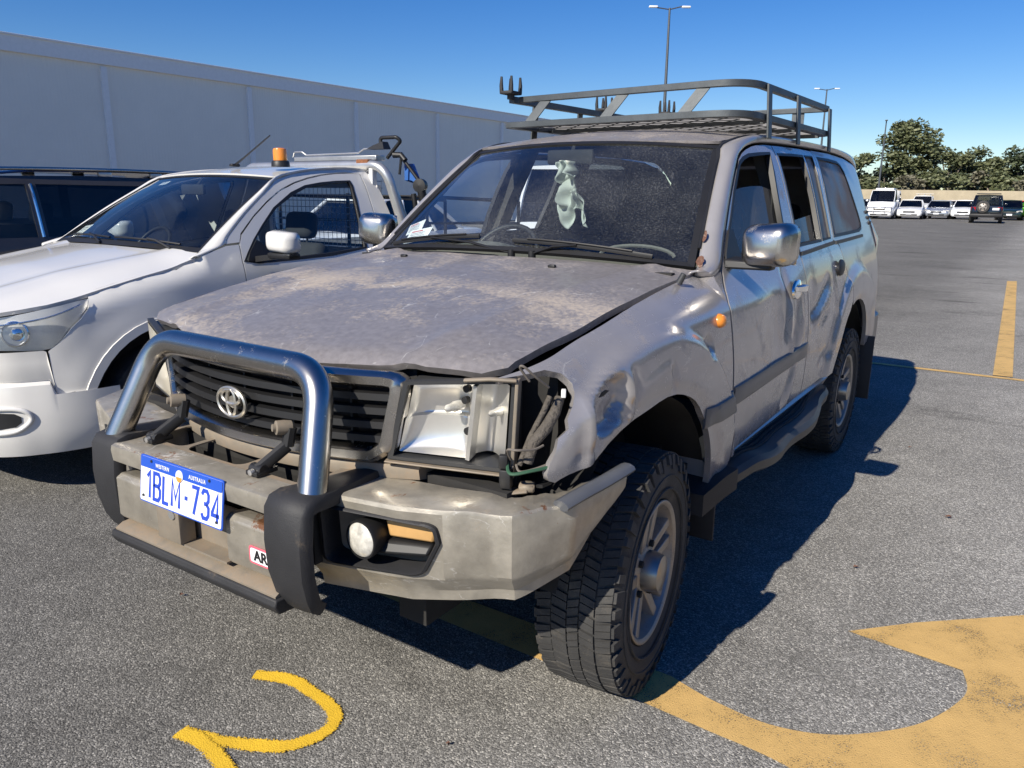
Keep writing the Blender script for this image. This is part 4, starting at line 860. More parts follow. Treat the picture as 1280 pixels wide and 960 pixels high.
# expanded metal floor: diamond strands
mb = MB(); X0, X1, Y0, Y1 = x0+.02, x1-.02, yf+.02, yr-.02; dxm, dym = .115, .118
nx = int((X1-X0)/dxm); ny = int((Y1-Y0)/dym)
for j in range(ny):
    for i in range(nx*2):
        xa = X0+i*dxm/2; ya = Y0+j*dym + (dym/2 if i % 2 else 0); xb = xa+dxm/2; yb = Y0+j*dym+(0 if i % 2 else dym/2)
        if xb > X1+.01: continue
        for yy0, yy1 in ((ya, yb), (2*(Y0+j*dym+dym/2)-ya, 2*(Y0+j*dym+dym/2)-yb)):
            if min(yy0, yy1) < Y0-.001 or max(yy0, yy1) > Y1+.001: continue
            a = rkp(xa, yy0, 1.872); b = rkp(xb, yy1, 1.872); n = Vector((0, .0035, 0)); h = Vector((0, 0, .003))
            mb.hexa([a-n, b-n, b+n, a+n, a-n+h, b-n+h, b+n+h, a+n+h])
mb.build('mesh_floor', 'rack', RK, smooth=None)
mb = MB(); mb.grid(lambda a, b: rkp(a, b, 1.884), [X0+.02, 0, X1-.02], [Y0+.12, 2, Y1]); mb.build('floor_sheet', 'load_sheet', RK, smooth=None)
mb = MB()
for y in (1.75, 2.3, 2.8): a = rkp(X0, y, 1.860); b = rkp(X1, y, 1.860); mb.hexa([a+Vector((0, -.014, 0)), b+Vector((0, -.014, 0)), b+Vector((0, .014, 0)), a+Vector((0, .014, 0)), a+Vector((0, -.014, .016)), b+Vector((0, -.014, .016)), b+Vector((0, .014, .016)), a+Vector((0, .014, .016))])
mb.build('cross_bar', 'rack', RK, smooth=None)
for x, y, z, s_ in ((x0+.01, yf-.0, 2.035, 1), (x0, 2.42, 2.045, 1), (-.36, yr, 2.05, 1)):
    p = rkp(x, y, z); mb = MB(); mb.box(p, (.075, .10, .016), None, .004); mb.tube([p-Vector((0, 0, .03)), p], .02, 10)
    for a, b in ((-.03, -.04), (.03, -.04), (-.03, .04), (.03, .04)):
        mb.tube([p+Vector((a, b, 0)), p+Vector((a*1.05, b*1.05, .035)), p+Vector((a*1.02, b*1.02, .078))], .009, 8, rads=[.011, .010, .006])
    mb.build('tool_holder', 'rubber', RK)

# --- interior
mb = MB()
mb.loft([[Vector((x, y, z)) for y, z in ((.62, 1.16), (.66, 1.255), (.80, 1.268+.03*math.exp(-((x+.37)/.24)**2)), (.95, 1.262+.045*math.exp(-((x+.37)/.22)**2)), (1.02, 1.22), (1.03, 1.05), (.95, .85), (.62, .85))] for x in frange(-.76, .76, 25)]); mb.build('dashboard', 'dash', LC, smooth=50)
mb = MB(); c = Vector((-.37, 1.06, 1.215)); n = Vector((0, -.82, .57)).normalized(); xa = Vector((1, 0, 0)); ya = n.cross(xa)
rim = [c+(xa*cos(a)+ya*sin(a))*.19 for a in frange(0, 2*pi, 33)]; mb.tube(rim, .014, 8, caps=False)
for a in (R(200), R(340), R(270)): mb.tube([c, c+(xa*cos(a)+ya*sin(a))*.185], .02, 6, flat=(1, .5))
mb.lathe([(.001, .03), (.06, .03), (.075, 0), (.06, -.05)], c, n, 20); mb.build('steering_wheel', 'black', LC, smooth=50)
def seat(x, y, parent, mat='seat', w_=.50, hz=.52, tilt=.16, head=True):
    mb = MB(); mb.box((x, y, hz+.10), (w_, .50, .16), None, .05)
    T = Matrix.Translation((x, y+.24, hz+.12)) @ Matrix.Rotation(-tilt, 4, 'X')
    k = MB(); k.box((0, 0, .32), (w_, .13, .64), None, .05)
    if head:
        k.box((0, -.01, .76), (.27, .11, .19), None, .045)
        for s_ in (-1, 1): k.tube([(s_*.06, 0, .6), (s_*.06, 0, .70)], .008, 6)
    k.bm.transform(T); me = bpy.data.meshes.new('t'); k.bm.to_mesh(me); k.bm.free(); mb.bm.from_mesh(me)
    for f in mb.bm.faces: f.smooth = True
    return mb.build('seat', mat, parent, smooth=50)
seat(-.37, 1.62, LC); seat(.37, 1.62, LC); seat(-.42, 2.55, LC); seat(.42, 2.55, LC); seat(0, 2.56, LC, head=False)
mb = MB(); mb.box((0, 1.9, .56), (1.7, 2.9, .03)); mb.build('cabin_floor', 'interior', LC)
mb = MB(); c = Vector((.42, .90, 1.278)); mb.tube([c+Vector((.16*cos(a), .03*sin(a)*0+.02*cos(a), .0+.045*sin(a))) for a in frange(0.1, pi-.1, 12)], .008, 6); mb.build('dash_bracket', 'dash', LC, smooth=50)
# --- front: grille, lamps
def gy(x): return -.775+.115*(abs(x)/.5)**2
gt, gb_ = .530, .455
GO = [(-gt, 1.078), (gt, 1.078), (gb_+.03, .868), (gb_-.02, .832), (-gb_+.02, .832), (-gb_-.03, .868)]
def gring(poly, w_):
    P = [Vector((a, b)) for a, b in poly]; n = len(P); out = []
    for i in range(n):
        d1 = (P[i]-P[i-1]).normalized(); d2 = (P[(i+1) % n]-P[i]).normalized(); n1 = Vector((d1.y, -d1.x)); n2 = Vector((d2.y, -d2.x)); bi = (n1+n2).normalized(); out.append(P[i]+bi*(w_/max(.4, bi.dot(n1))))
    return out
GP = [(p.x, p.y) for p in fillet([(a, b, 0) for a, b in GO]+[(GO[0][0], GO[0][1], 0), (GO[1][0], GO[1][1], 0)], .05, 4)[1:-1]]
GP = [(p.x, p.y) for p in resample([(a, b, 0) for a, b in GP], .04)]
c1 = gring(GP, .010); c2 = gring(GP, .032); c3 = gring(GP, .042)
mb = MB(); rows = []
for i in range(len(GP)+1):
    k = i % len(GP); rows.append([Vector((p[0], gy(p[0])+dy, p[1])) for p, dy in ((GP[k], .03), (GP[k], .004), (c1[k], -.012), (c2[k], -.010), (c3[k], .008), (c3[k], .04))])
mb.loft(rows, False, False); gr = mb.build('grille', 'chrome', LC, smooth=50)
mb = MB()
for k in range(5):
    z = 1.012-.038*k; hw = lerpt(z, [(.83, .43), (1.04, .490)])
    mb.loft([[Vector((x, gy(x)+dy, z+dz)) for dy, dz in ((.012, -.003), (.004, -.011), (.006, .007), (.022, .010), (.05, .004), (.05, -.004))] for x in frange(-hw, hw, 21)])
for x in (-.36, -.18, 0, .18, .36): mb.box((x, gy(x)+.035, .94), (.008, .02, .20))
mb.build('grille_bars', 'black', gr, smooth=40)
mb = MB(); mb.loft([[Vector((x, gy(x)+.075, z)) for z in (.82, 1.09)] for x in frange(-.50, .50, 9)], False, False); mb.build('grille_backing', 'dark', gr)
def torus_pts(cx, cz, rx, rz, n=40): return [Vector((cx+rx*cos(a), 0, cz+rz*sin(a))) for a in frange(0, 2*pi, n+1)]
mb = MB(); b0 = Vector((0, gy(0)-.022, .952))
for cx, cz, rx, rz in ((0, 0, .052, .036), (0, .0, .0165, .0335), (0, .0135, .034, .0175)):
    mb.tube([p+b0 for p in torus_pts(cx, cz, rx, rz)], .0048, 6, caps=False)
mb.tube([b0+Vector((0, .002, 0)), b0+Vector((0, .03, 0))], .016, 8)
mb.bm.transform(Matrix.Translation(b0) @ Matrix.Scale(1.15, 4) @ Matrix.Translation(-b0)); mb.build('grille_emblem', 'emblem', gr, smooth=50)
# valance under grille and lamps
mb = MB(); mb.loft([[Vector((x, gy(x)+.015+dy, z)) for dy, z in ((0, .826), (-.006, .815), (-.002, .788), (.03, .782), (.08, .80), (.08, .826))] for x in frange(-.54, .54, 21)]); mb.build('valance', 'bar_dusty', LC, smooth=40)
mb = MB(); mb.loft([[Vector((x, -.60+dy, z)) for dy, z in ((0, .80), (0, .70), (.05, .70), (.05, .80))] for x in (-.8, .8)]); mb.box((0, -.66, .72), (1.1, .10, .04)); mb.build('front_crossmember', 'dark', LC)
def lampframe(m_, broken):
    # corners: inner bottom, inner top, outer top, outer bottom (outer edge sits further back)
    ib, it, ot, ob = Vector((.478, -.668, .852)), Vector((.532, -.662, 1.056)), Vector((.784, -.552, 1.074)), Vector((.770, -.552, .842))
    nrm = (ob-ib).cross(it-ib).normalized()
    if nrm.y > 0: nrm = -nrm
    Q = lambda u, v, d=0: (ib.lerp(ob, u)).lerp(it.lerp(ot, u), v) - nrm*d
    fx = lambda p: Vector((m_*p.x, p.y, p.z))
    return Q, fx
Q, fx = lampframe(1, True)
hl = None
mb = MB()
def frame_strip(mb, Q, fx, e0, e1, d0, d1):
    P0 = [(e0, e0), (1-e0, e0), (1-e0, 1-e0), (e0, 1-e0)]; P1 = [(e1, e1), (1-e1, e1), (1-e1, 1-e1), (e1, 1-e1)]
    rows = []
    for k in range(5):
        a, b = P0[k % 4], P1[k % 4]; rows.append([fx(Q(a[0], a[1], d0+.02)), fx(Q(a[0], a[1], d0)), fx(Q(b[0], b[1], d0)), fx(Q(b[0], b[1], d1))])
    mb.loft(rows, False, False)
frame_strip(mb, Q, fx, -.03, .015, -.002, .10); hl = mb.build('headlight', 'trim', LC, smooth=30); hl['label'] = 'broken headlight with its lens gone and silver reflector bare'
mb = MB()
for (a, b, c_, d_) in ((-.045, -.07, 1.05, -.045), (1.022, -.07, 1.055, 1.03)):
    mb.hexa([Q(a, b, -.012), Q(c_, b, -.012), Q(c_, b, .03), Q(a, b, .03), Q(a, d_, -.012), Q(c_, d_, -.012), Q(c_, d_, .03), Q(a, d_, .03)])
mb.tube([Q(.55, 1.045, -.01), Q(.8, 1.06, -.016), Q(1.04, 1.03, -.012)], .010, 6, flat=(1, .6))
mb.build('lamp_gasket', 'bar_dusty', hl, bevel=.003)
def bowl(mb, u0, u1, v0, v1, cu, cv, depth, n=26):
    def fn(u, v):
        e = max(0, 1-((u-.5)*2)**4)*max(0, 1-((v-.5)*2)**4); r2 = ((u-cu)**2+(v-cv)**2)
        d = .012+depth*(e**.55)*(1-.75*min(1, r2*1.6))
        return Q(u0+(u1-u0)*u, v0+(v1-v0)*v, d)
    mb.grid(fn, frange(0, 1, n), frange(0, 1, n))
mb = MB(); 
def fn1(u, v):
    e = (1-((u-.5)*2)**6)*(1-((v-.5)*2)**6); stp = .012*sm((v-.50)/.015)
    dd = .020+.052*max(0, e)**.5*(1-.8*((u-.72)**2+(v-.6)**2))+stp
    return Q(.04+.60*u, .05+.90*v, dd)
mb.grid(fn1, frange(0, 1, 40), frange(0, 1, 40)); mb.build('reflector', 'reflector', hl, smooth=60)
mb = MB(); mb.grid(lambda u, v: Q(.655+.30*u, .06+.88*v, .018+.06*sin(pi*min(1, u*.9+.12))), frange(0, 1, 16), frange(0, 1, 8)); 
mb.loft([[Q(.625+a, v, d) for a, d in ((0, .075), (.0, .010), (.04, .004), (.055, .05))] for v in frange(.05, .95, 8)], False, False)
mb.build('reflector', 'reflector', hl, smooth=35)
for u, v, r_ in ((.46, .64, .011), (.86, .60, .009)):
    mb = MB(); n = Vector((0, -1, .05)); c = Q(u, v, .05); mb.lathe([(r_*1.3, -.02), (r_*1.3, .01), (r_, .014), (r_*.9, .04), (r_*.1, .05)], c, n, 20); mb.build('bulb', 'foglens', hl, smooth=50)
for u, v in ((.545, .74), (.60, .36), (.545, .88)):
    mb = MB(); mb.lathe([(.010, -.01), (.010, .004), (.0001, .005)], Q(u, v, .035), (0, -1, 0), 12); mb.build('screw_hole', 'black', hl)
mb = MB(); x = S(-.285, 1.012, True)+.0015; mb.prism([Vector((S(y, z, True)+.0015, y, z)) for y, z in ((-.315, 1.003), (-.30, 1.014), (-.28, 1.017), (-.262, 1.012), (-.275, 1.009), (-.295, 1.003))], (-.002, 0, 0)); mb.build('torn_slit', 'black', LC, smooth=None)
# torn hole behind the lamp: dark pocket, hoses, wires
mb = MB(); mb.hexa([(.70, -.42, .80), (.84, -.42, .82), (.80, -.20, .82), (.66, -.20, .80), (.70, -.42, 1.07), (.82, -.40, 1.07), (.80, -.20, 1.07), (.66, -.20, 1.07)]); mb.build('lamp_pocket', 'dark', LC)
mb = MB(); mb.tube([(.80, -.545, .86), (.815, -.52, .93), (.835, -.49, .995), (.84, -.47, 1.03)], .008, 8); mb.build('bracket_rod', 'hose', LC, smooth=50)
mb = MB(); mb.tube([(.825, -.545, .87), (.83, -.53, .92), (.848, -.50, .955), (.855, -.47, .99), (.85, -.44, 1.02)], .014, 10, rads=[.013, .015, .016, .015, .013]); mb.build('hose', 'hose', LC, smooth=50)
for pts in ([(.79, -.57, .88), (.80, -.60, .915), (.83, -.60, .92), (.85, -.56, .915), (.86, -.53, .92)], [(.80, -.56, .865), (.825, -.58, .858), (.85, -.55, .862), (.87, -.52, .87)], [(.845, -.575, 1.09), (.835, -.60, 1.125), (.845, -.60, 1.130), (.862, -.57, 1.10), (.872, -.53, 1.07)], [(.79, -.56, .86), (.785, -.575, .83), (.79, -.57, .80)]):
    mb = MB(); mb.tube(smoothpts(pts, 5), .0032, 6); mb.build('loose_wire', 'wire', LC, smooth=50)
mb = MB(); mb.tube(smoothpts([(.78, -.57, .87), (.81, -.60, .855), (.85, -.57, .862), (.875, -.53, .865)], 5), .0045, 6); mb.build('loose_wire', 'wiregreen', LC, smooth=50)
mb = MB(); mb.box((.78, -.575, .83), (.03, .03, .05), .3, .004); mb.box((.775, -.58, .875), (.022, .02, .035), .5, .003); mb.tube([(.76, -.56, .80), (.765, -.56, .75)], .012, 8); mb.build('wire_plug', 'black', LC)
mb = MB(); mb.box((.862, -.44, 1.035), (.012, .02, .02), .5, .002); mb.build('wire_clip', 'white_dull', LC)
# torn plastic liner edge below the guard
mb = MB()
for i, (x, y, z, l) in enumerate(((.872, -.50, .832, .05), (.880, -.46, .830, .06), (.885, -.42, .838, .05), (.860, -.53, .815, .03))):
    mb.hexa([(x, y, z-.008), (x+.01, y+l, z-.004), (x-.01, y+l, z-.006), (x-.02, y, z-.012), (x, y, z), (x+.01, y+l, z+.004), (x-.01, y+l, z+.003), (x-.02, y, z-.002)])
mb.build('torn_liner', 'black', LC)
mb = MB(); mb.tube([(.60, -.64, .775), (.72, -.60, .778), (.83, -.55, .80)], .012, 6, flat=(1.4, .5)); mb.box((.82, -.54, .805), (.04, .04, .02), .5, .004); mb.build('bent_bracket', 'bar_dusty', LC, bevel=.003)
# intact right lamp + indicator (seen behind the hoop)
Q2, fx2 = lampframe(-1, False)
mb = MB(); frame_strip(mb, Q2, fx2, -.03, .015, -.002, .10); h2 = mb.build('headlight', 'trim', LC, smooth=30)
mb = MB(); mb.grid(lambda u, v: fx2(Q2(.02+.96*u, .02+.96*v, -.010*sin(pi*u)*sin(pi*v)-.004)), frange(0, 1, 9), frange(0, 1, 9)); mb.build('lens', 'lensdirty', h2, smooth=60)
mb = MB(); mb.hexa([(-.790, -.548, .85), (-.868, -.43, .87), (-.84, -.42, .87), (-.78, -.50, .85), (-.80, -.545, 1.065), (-.855, -.43, 1.075), (-.83, -.42, 1.075), (-.78, -.50, 1.06)]); mb.build('corner_lamp', 'lensdirty', LC, bevel=.006)

# --- bull bar
BB = bpy.data.objects.new('bull_bar', None); COL.objects.link(BB); BB.parent = LC; BB['label'] = 'dented dusty steel bull bar'
WT = [(.36, -.862), (.627, -.812), (.895, -.715), (.972, -.565), (.992, -.32)]      # top front edge (x,y)
WB = [(.36, -.835), (.627, -.785), (.858, -.675), (.935, -.50), (.985, -.30)]
WBZ = [.515, .530, .560, .605, .745]; WTZ = [.798, .798, .802, .803, .812]
WR = [(.36, -.66), (.627, -.620), (.83, -.575), (.90, -.47), (.930, -.30)]
def wing(m_):
    def resrow(lst, n=26):
        P = resample([(a, b, 0) for a, b in lst], .03, False); return P
    ctr = []
    K = 40
    def at(tab, t):
        s_ = t*(len(tab)-1); i = min(len(tab)-2, int(s_)); f = s_-i; return tuple(a+(b-a)*f for a, b in zip(tab[i], tab[i+1]))
    rows = []
    for i in range(K+1):
        t = i/K; a = at(WT, t); b = at(WB, t); c = at(WR, t); zt_, = at([(z,) for z in WTZ], t); zb, = at([(z,) for z in WBZ], t)
        if m_ > 0:
            dd = .010*gs(t, 0, .46, 0, .06, 1, 0); zt_ += .008*noise.noise(Vector((t*14, 0, 1)))*sm((t-.3)/.2)*1.2
            a = (a[0]-dd, a[1]+dd)
        zm = zb+(zt_-zb)*.30; ou = Vector((a[0]-c[0], a[1]-c[1], 0)).normalized(); b = (a[0]-ou.x*.060, a[1]-ou.y*.060)
        o = Vector((a[0]-c[0], a[1]-c[1], 0)).normalized()*.012
        rows.append([Vector((m_*x, y, z)) for x, y, z in (
            (c[0], c[1], zt_-.012), (a[0]-o.x*1.2, a[1]-o.y*1.2, zt_+.002), (a[0]-o.x*.3, a[1]-o.y*.3, zt_-.002), (a[0], a[1], zt_-.012),
            (a[0]-ou.x*.004, a[1]-ou.y*.004, zm+.008), (a[0]-ou.x*.012, a[1]-ou.y*.012, zm-.006), (b[0]+ou.x*.014, b[1]+ou.y*.014, zb+.028), (b[0]+ou.x*.010, b[1]+ou.y*.010, zb), (c[0]-.02, c[1]+.0, zb+.01), (c[0]-.02, c[1]+.01, zt_-.03))])
    return rows
def wing_fn_front(u, v):   # front face param for the flat fog recess
    pass
for m_ in (1, -1):
    rows = wing(m_)
    # cut the fog opening out of the front face: the wing is lofted without the front face between t0 and t1
    mb = MB(); K = len(rows)-1; t0, t1 = int(K*.04), int(K*.36)
    V = [[mb.bm.verts.new(p) for p in r] for r in rows]; n = len(rows[0])
    for i in range(K):
        for j in range(n):
            if m_ > 0 and j == 3 and t0 <= i < t1: continue
            if m_ > 0 and j == 4 and t0 <= i < t1: continue
            mb.face([V[i][j], V[i][(j+1) % n], V[i+1][(j+1) % n], V[i+1][j]])
    mb.face(V[0][::-1]); mb.face(V[-1]); bwg = mb.build('bar_wing', 'bar_paint', BB, smooth=28)
    if m_ > 0: bwg['label'] = 'dented rusty bar wing with fog lamp recess'
    if m_ > 0:
        # face plate with a rounded opening
        A, B_, C_, D_ = rows[t0][3], rows[t0][5], rows[t1][3], rows[t1][5]
        def FP(a, b, d=0):   # a along 0..1, b 0 bottom..1 top
            s_ = t0+a*(t1-t0); i = min(K-1, int(s_)); f = s_-i
            top_ = rows[i][3].lerp(rows[i+1][3], f); bot = rows[i][5].lerp(rows[i+1][5], f); p = bot.lerp(top_, b); return p + Vector((-.25, 1, .05)).normalized()*d
        wd = (C_-A).length; hh = (A-B_).length
        holep = [(p.x, p.y) for p in fillet([(.055, .5, 0), (.055, .90, 0), (.95, .86, 0), (.975, .58, 0), (.85, .08, 0), (.055, .06, 0), (.055, .5, 0)], .12, 6)[1:-1]]
        # use metric coordinates for the triangulation
        pl = panel('wing_face', [(0, 0), (wd, 0), (wd, hh), (0, hh)], [[(a*wd, b*hh) for a, b in holep]], lambda x, y: FP(x/wd, y/hh), 'bar_paint', bwg, .02, .004, (0, -1, 0))
        hp = holep; cx = sum(p[0] for p in hp)/len(hp); cy = sum(p[1] for p in hp)/len(hp)
        rr = []
        for k in range(len(hp)+1):
            a, b = hp[k % len(hp)]; g2 = lambda s_: (cx+(a-cx)*s_, cy+(b-cy)*s_)
            rr.append([FP(*g2(1.03), .002), FP(*g2(1.02), -.010), FP(*g2(.965), -.013), FP(*g2(.93), -.004), FP(*g2(.92), .055)])
        mb = MB(); mb.loft(rr, False, False); fs = mb.build('fog_surround', 'rubber', bwg, smooth=50)
        mb = MB(); cen = FP(cx, cy, .075); last = [r_[-1] for r_ in rr[:-1]]; vv = [mb.bm.verts.new(p) for p in last]; cc = mb.bm.verts.new(cen)
        mid = [mb.bm.verts.new(p.lerp(cen, .3)+Vector((0, .03, 0))) for p in last]
        for k in range(len(vv)): mb.face([vv[k], vv[(k+1) % len(vv)], mid[(k+1) % len(vv)], mid[k]]); mb.face([mid[k], mid[(k+1) % len(vv)], cc])
        mb.build('recess_back', 'bar_dusty', fs, smooth=50)
        c = FP(.40, .50, -.004); ax = Vector((-.02, -1, .02)).normalized()
        mb = MB(); mb.lathe([(.030, -.07), (.047, -.03), (.051, .004), (.049, .010), (.045, .010)], c, ax, 36); fb = mb.build('fog_lamp', 'black', bwg, smooth=40)
        mb = MB(); mb.lathe([(.0455, .006), (.041, .012), (.02, .018), (.0001, .019)], c, ax, 36); mb.build('lens', 'foglens', fb, smooth=60)
        mb = MB(); p = FP(.73, .60, .030); mb.hexa([FP(.56, .50, .03), FP(.90, .50, .02), FP(.92, .50, .05), FP(.56, .50, .05), FP(.54, .76, .03), FP(.92, .74, .02), FP(.92, .74, .05), FP(.54, .76, .05)]); mb.build('indicator_lens', 'amberdull', bwg, bevel=.006)
        mb = MB(); mb.hexa([FP(.50, .30, .0), FP(.88, .34, .0), FP(.88, .30, .05), FP(.50, .26, .05), FP(.52, .46, .022), FP(.90, .47, .018), FP(.90, .47, .05), FP(.52, .46, .05)]); mb.build('lamp_shroud', 'black', bwg, bevel=.008)
    else:
        mb = MB(); 
        a = [rows[int(K*t)][3].lerp(rows[int(K*t)][5], v)+Vector((0, -.003, 0)) for t, v in ((.08, .15), (.33, .15), (.33, .85), (.08, .85))]; mb.prism(a, (0, -.006, 0)); mb.build('fog_surround', 'rubber', bwg)
# outer wing tube (grey cap on top of the wing tip)
mb = MB(); mb.tube(smoothpts([(.955, -.60, .806), (.968, -.53, .815), (.980, -.44, .820), (.988, -.36, .825), (.990, -.315, .826)], 4), .018, 10, flat=(1.35, .75)); o = mb.build('wing_tube', 'mould', BB, smooth=50)
# centre channel
mb = MB(); ys = -.955
mb.loft([[Vector((x, y, z)) for y, z in ((-.86, .800), (-.945, .803), (-.957, .798), (-.960, .785), (-.956, .752), (-.945, .747), (-.86, .750))] for x in frange(-.36, .36, 9)]); mb.build('centre_channel', 'bar_paint', BB, smooth=35)
tp = panel('top_plate', [(-.40, -.88), (.40, -.88), (.40, -.66), (-.40, -.66)], [[(p[0]*1+cx_, p[1]+cy_) for p in rrect(w_, h_, .03, 4)] for cx_, cy_, w_, h_ in ((-.255, -.775, .16, .15), (-.03, -.775, .25, .16), (.23, -.775, .22, .15))], lambda x, y: Vector((x, y, .800+.02*(y+.88))), 'bar_dusty', BB, .04, .004, (0, 0, 1))
mb = MB(); mb.box((0, -.78, .60), (.74, .20, .02)); mb.box((-.385, -.80, .70), (.02, .14, .2)); mb.box((.385, -.80, .70), (.02, .14, .2)); mb.box((0, -.70, .68), (.74, .02, .2)); mb.tube([(-.3, -.80, .66), (.05, -.79, .66)], .04, 10); mb.box((.2, -.8, .67), (.2, .12, .10)); mb.build('winch_bay', 'dark', BB)
for x0_, x1_ in ((-.36, -.155), (.155, .36)):
    mb = MB(); mb.loft([[Vector((x, y, z)) for y, z in ((-.90, .708), (-.940, .712), (-.955, .700), (-.955, .585), (-.945, .570), (-.88, .568), (-.88, .70))] for x in frange(x0_, x1_, 4)]); o = mb.build('lower_panel', 'bar_paint', BB, smooth=35, bevel=.004)
mb = MB(); mb.box((0, -.905, .635), (.31, .006, .135)); mb.box((0, -.93, .572), (.31, .06, .006)); mb.build('winch_recess', 'bar_dusty', BB)
mb = MB(); mb.box((-.085, -.945, .640), (.105, .05, .13), None, .004); o = mb.build('fairlead_bracket', 'rust', BB); o.data.materials[0] = MATS['bar_dusty']
mb = MB(); mb.lathe([(.014, -.004), (.014, .004), (.0001, .004)], (-.06, -.970, .66), (0, -1, 0), 12); mb.build('bolt', 'galv', BB)
mb = MB(); mb.loft([[Vector((x, y, z)) for y, z in ((-.86, .562), (-.950, .556), (-.972, .545), (-.972, .535), (-.86, .535))] for x in frange(-.36, .36, 9)]); mb.build('lower_sill', 'bar_dusty', BB, smooth=30)
mb = MB(); mb.loft([[Vector((x, y, z)) for y, z in ((-.86, .533), (-.978, .540), (-.984, .522), (-.970, .498), (-.86, .490))] for x in frange(-.37, .37, 9)]); mb.build('sill_lip', 'rubber', BB, smooth=30, bevel=.004)
# rubber buffers
for m_ in (1, -1):
    cx = (.408 if m_ > 0 else .418)*m_; mb = MB(); rows = []
    prf = [(-.66, .806, .035), (-.74, .808, .050), (-.86, .812, .075), (-.925, .818, .086), (-.958, .810, .088), (-.975, .785, .089), (-.982, .70, .088), (-.978, .62, .085), (-.962, .555, .079), (-.945, .520, .072), (-.915, .498, .062)]
    prf = [(y+(.022 if m_ < 0 else 0), z, w_*(.92 if m_ < 0 else 1)) for y, z, w_ in prf]
    for i, (y, z, w_) in enumerate(prf):
        a = prf[max(0, i-1)]; b = prf[min(len(prf)-1, i+1)]; d = Vector((0, b[0]-a[0], b[1]-a[1])).normalized(); n = Vector((0, d.z, -d.y))
        if n.y > 0 and i > 4: n = -n
        if i <= 4 and n.z < 0: n = -n
        c = Vector((cx, y, z)); rows.append([c+Vector((m_*w_*.82*a_, 0, 0))+n*b_ for a_, b_ in ((-1, -.034), (-1, -.012), (-.88, .000), (0, .004), (.88, .000), (1, -.012), (1, -.034))])
    mb.loft(rows, True, True); mb.build('rubber_buffer', 'rubber', BB, smooth=50)
# hoop
hp = fillet([(-.425, -.90, .80), (-.362, -.775, 1.088), (.362, -.790, 1.088), (.425, -.895, .80)], .125, 12)
mb = MB(); mb.tube(hp, .0375, 28); mb.build('hoop', 'chrome', BB, smooth=60)
# spot lamp brackets
for x in (-.275, .195):
    a = Vector((x, -.87, .815)); b = a+Vector((.035, .07, .055)); c = b+Vector((.005, .01, .05)); mb = MB()
    mb.box(a+Vector((0, .01, -.004)), (.045, .07, .014), None, .003); mb.tube([a, b], .014, 8, flat=(1.1, 1.3)); mb.tube([b, c], .017, 8); mb.tube([a-Vector((.022, 0, 0)), a+Vector((.022, 0, 0))], .017, 10); o = mb.build('lamp_bracket', 'black', BB, smooth=40)
    mb = MB(); mb.lathe([(.0001, .030), (.010, .030), (.010, .022), (.019, .020), (.020, .0), (.018, -.02)], c+Vector((-.012, -.014, 0)), (-.45, -1, .1), 20); mb.build('knob', 'bar_dusty', o, smooth=50); mb = MB(); mb.lathe([(.0001, .012), (.008, .011), (.009, .0)], a+Vector((-.0, -.018, 0)), (0, -1, 0), 10); mb.build('bolt', 'galv', o, smooth=50)
# number plate
PL = bpy.data.objects.new('number_plate', None); COL.objects.link(PL); PL.parent = LC; PL.location = (-.013, -.970, .741)
PL.rotation_euler = (R(-7.5), 0, 0)
rot = Matrix.Rotation(R(90), 3, 'X')
def pmesh(name, w_, h_, d, mat, z=0, y=0, r_=.008): 
    mb = MB(); pts = [(a, y, b+z) for a, b in rrect(w_, h_, r_, 4)]; mb.prism(pts, (0, d, 0)); return mb.build(name, mat, PL, smooth=None)
pmesh('plate_edge', .372, .134, .003, 'plate_blue', 0, .001); pmesh('plate_face', .364, .126, .0015, 'plate_white', 0, -.0006, .006)
pmesh('plate_band', .364, .030, .0012, 'plate_blue', .048, -.0014, .005)
def tx(s_, mat, x, z, size, sx, thick=0, name='plate_lettering', sp=1, al='CENTER'): return text(name, s_, mat, PL, Vector((x, -.0022, z)), rot, size, sx, .0004, al, sp, thick)
GL = {'1': (.34, [[(.05, .80), (.26, 1), (.26, 0)]]), 'B': (.50, [[(0, .5), (0, 1), (.36, 1), (.47, .87), (.47, .66), (.36, .53), (0, .53)], [(.34, .53), (.49, .40), (.49, .14), (.37, 0), (0, 0), (0, .53)]]),
      'L': (.44, [[(0, 1), (0, 0), (.42, 0)]]), 'M': (.58, [[(0, 0), (0, 1), (.28, .30), (.56, 1), (.56, 0)]]), '7': (.48, [[(0, 1), (.46, 1), (.16, 0)]]),
      '3': (.50, [[(0, .84), (.11, 1), (.36, 1), (.47, .87), (.47, .66), (.34, .53), (.16, .53)], [(.34, .53), (.49, .40), (.49, .14), (.37, 0), (.11, 0), (0, .16)]]), '4': (.50, [[(.36, 0), (.36, 1), (0, .32), (0, .24), (.50, .24)]])}
def glyph(ch, x, z, h, wd=.0108):
    adv, strokes = GL[ch]; mb = MB()
    for st_ in strokes:
        P = [Vector((x+a*h*.80, 0, z+b*h)) for a, b in st_]; rows = []
        for i, p in enumerate(P):
            d1 = (p-P[i-1]).normalized() if i else (P[1]-p).normalized(); d2 = (P[i+1]-p).normalized() if i < len(P)-1 else d1
            n = Vector((-(d1+d2).z, 0, (d1+d2).x)); n = n.normalized() if n.length > .01 else Vector((-d1.z, 0, d1.x)); k = min(1.6, 1/max(.3, n.dot(Vector((-d1.z, 0, d1.x)))))
            rows.append([p+n*wd*.5*k+Vector((0, -.0012, 0)), p-n*wd*.5*k+Vector((0, -.0012, 0)), p-n*wd*.5*k+Vector((0, -.0002, 0)), p+n*wd*.5*k+Vector((0, -.0002, 0))])
        mb.loft(rows)
    o = mb.build('plate_character', 'plate_text', PL, smooth=None); return adv*h*.80
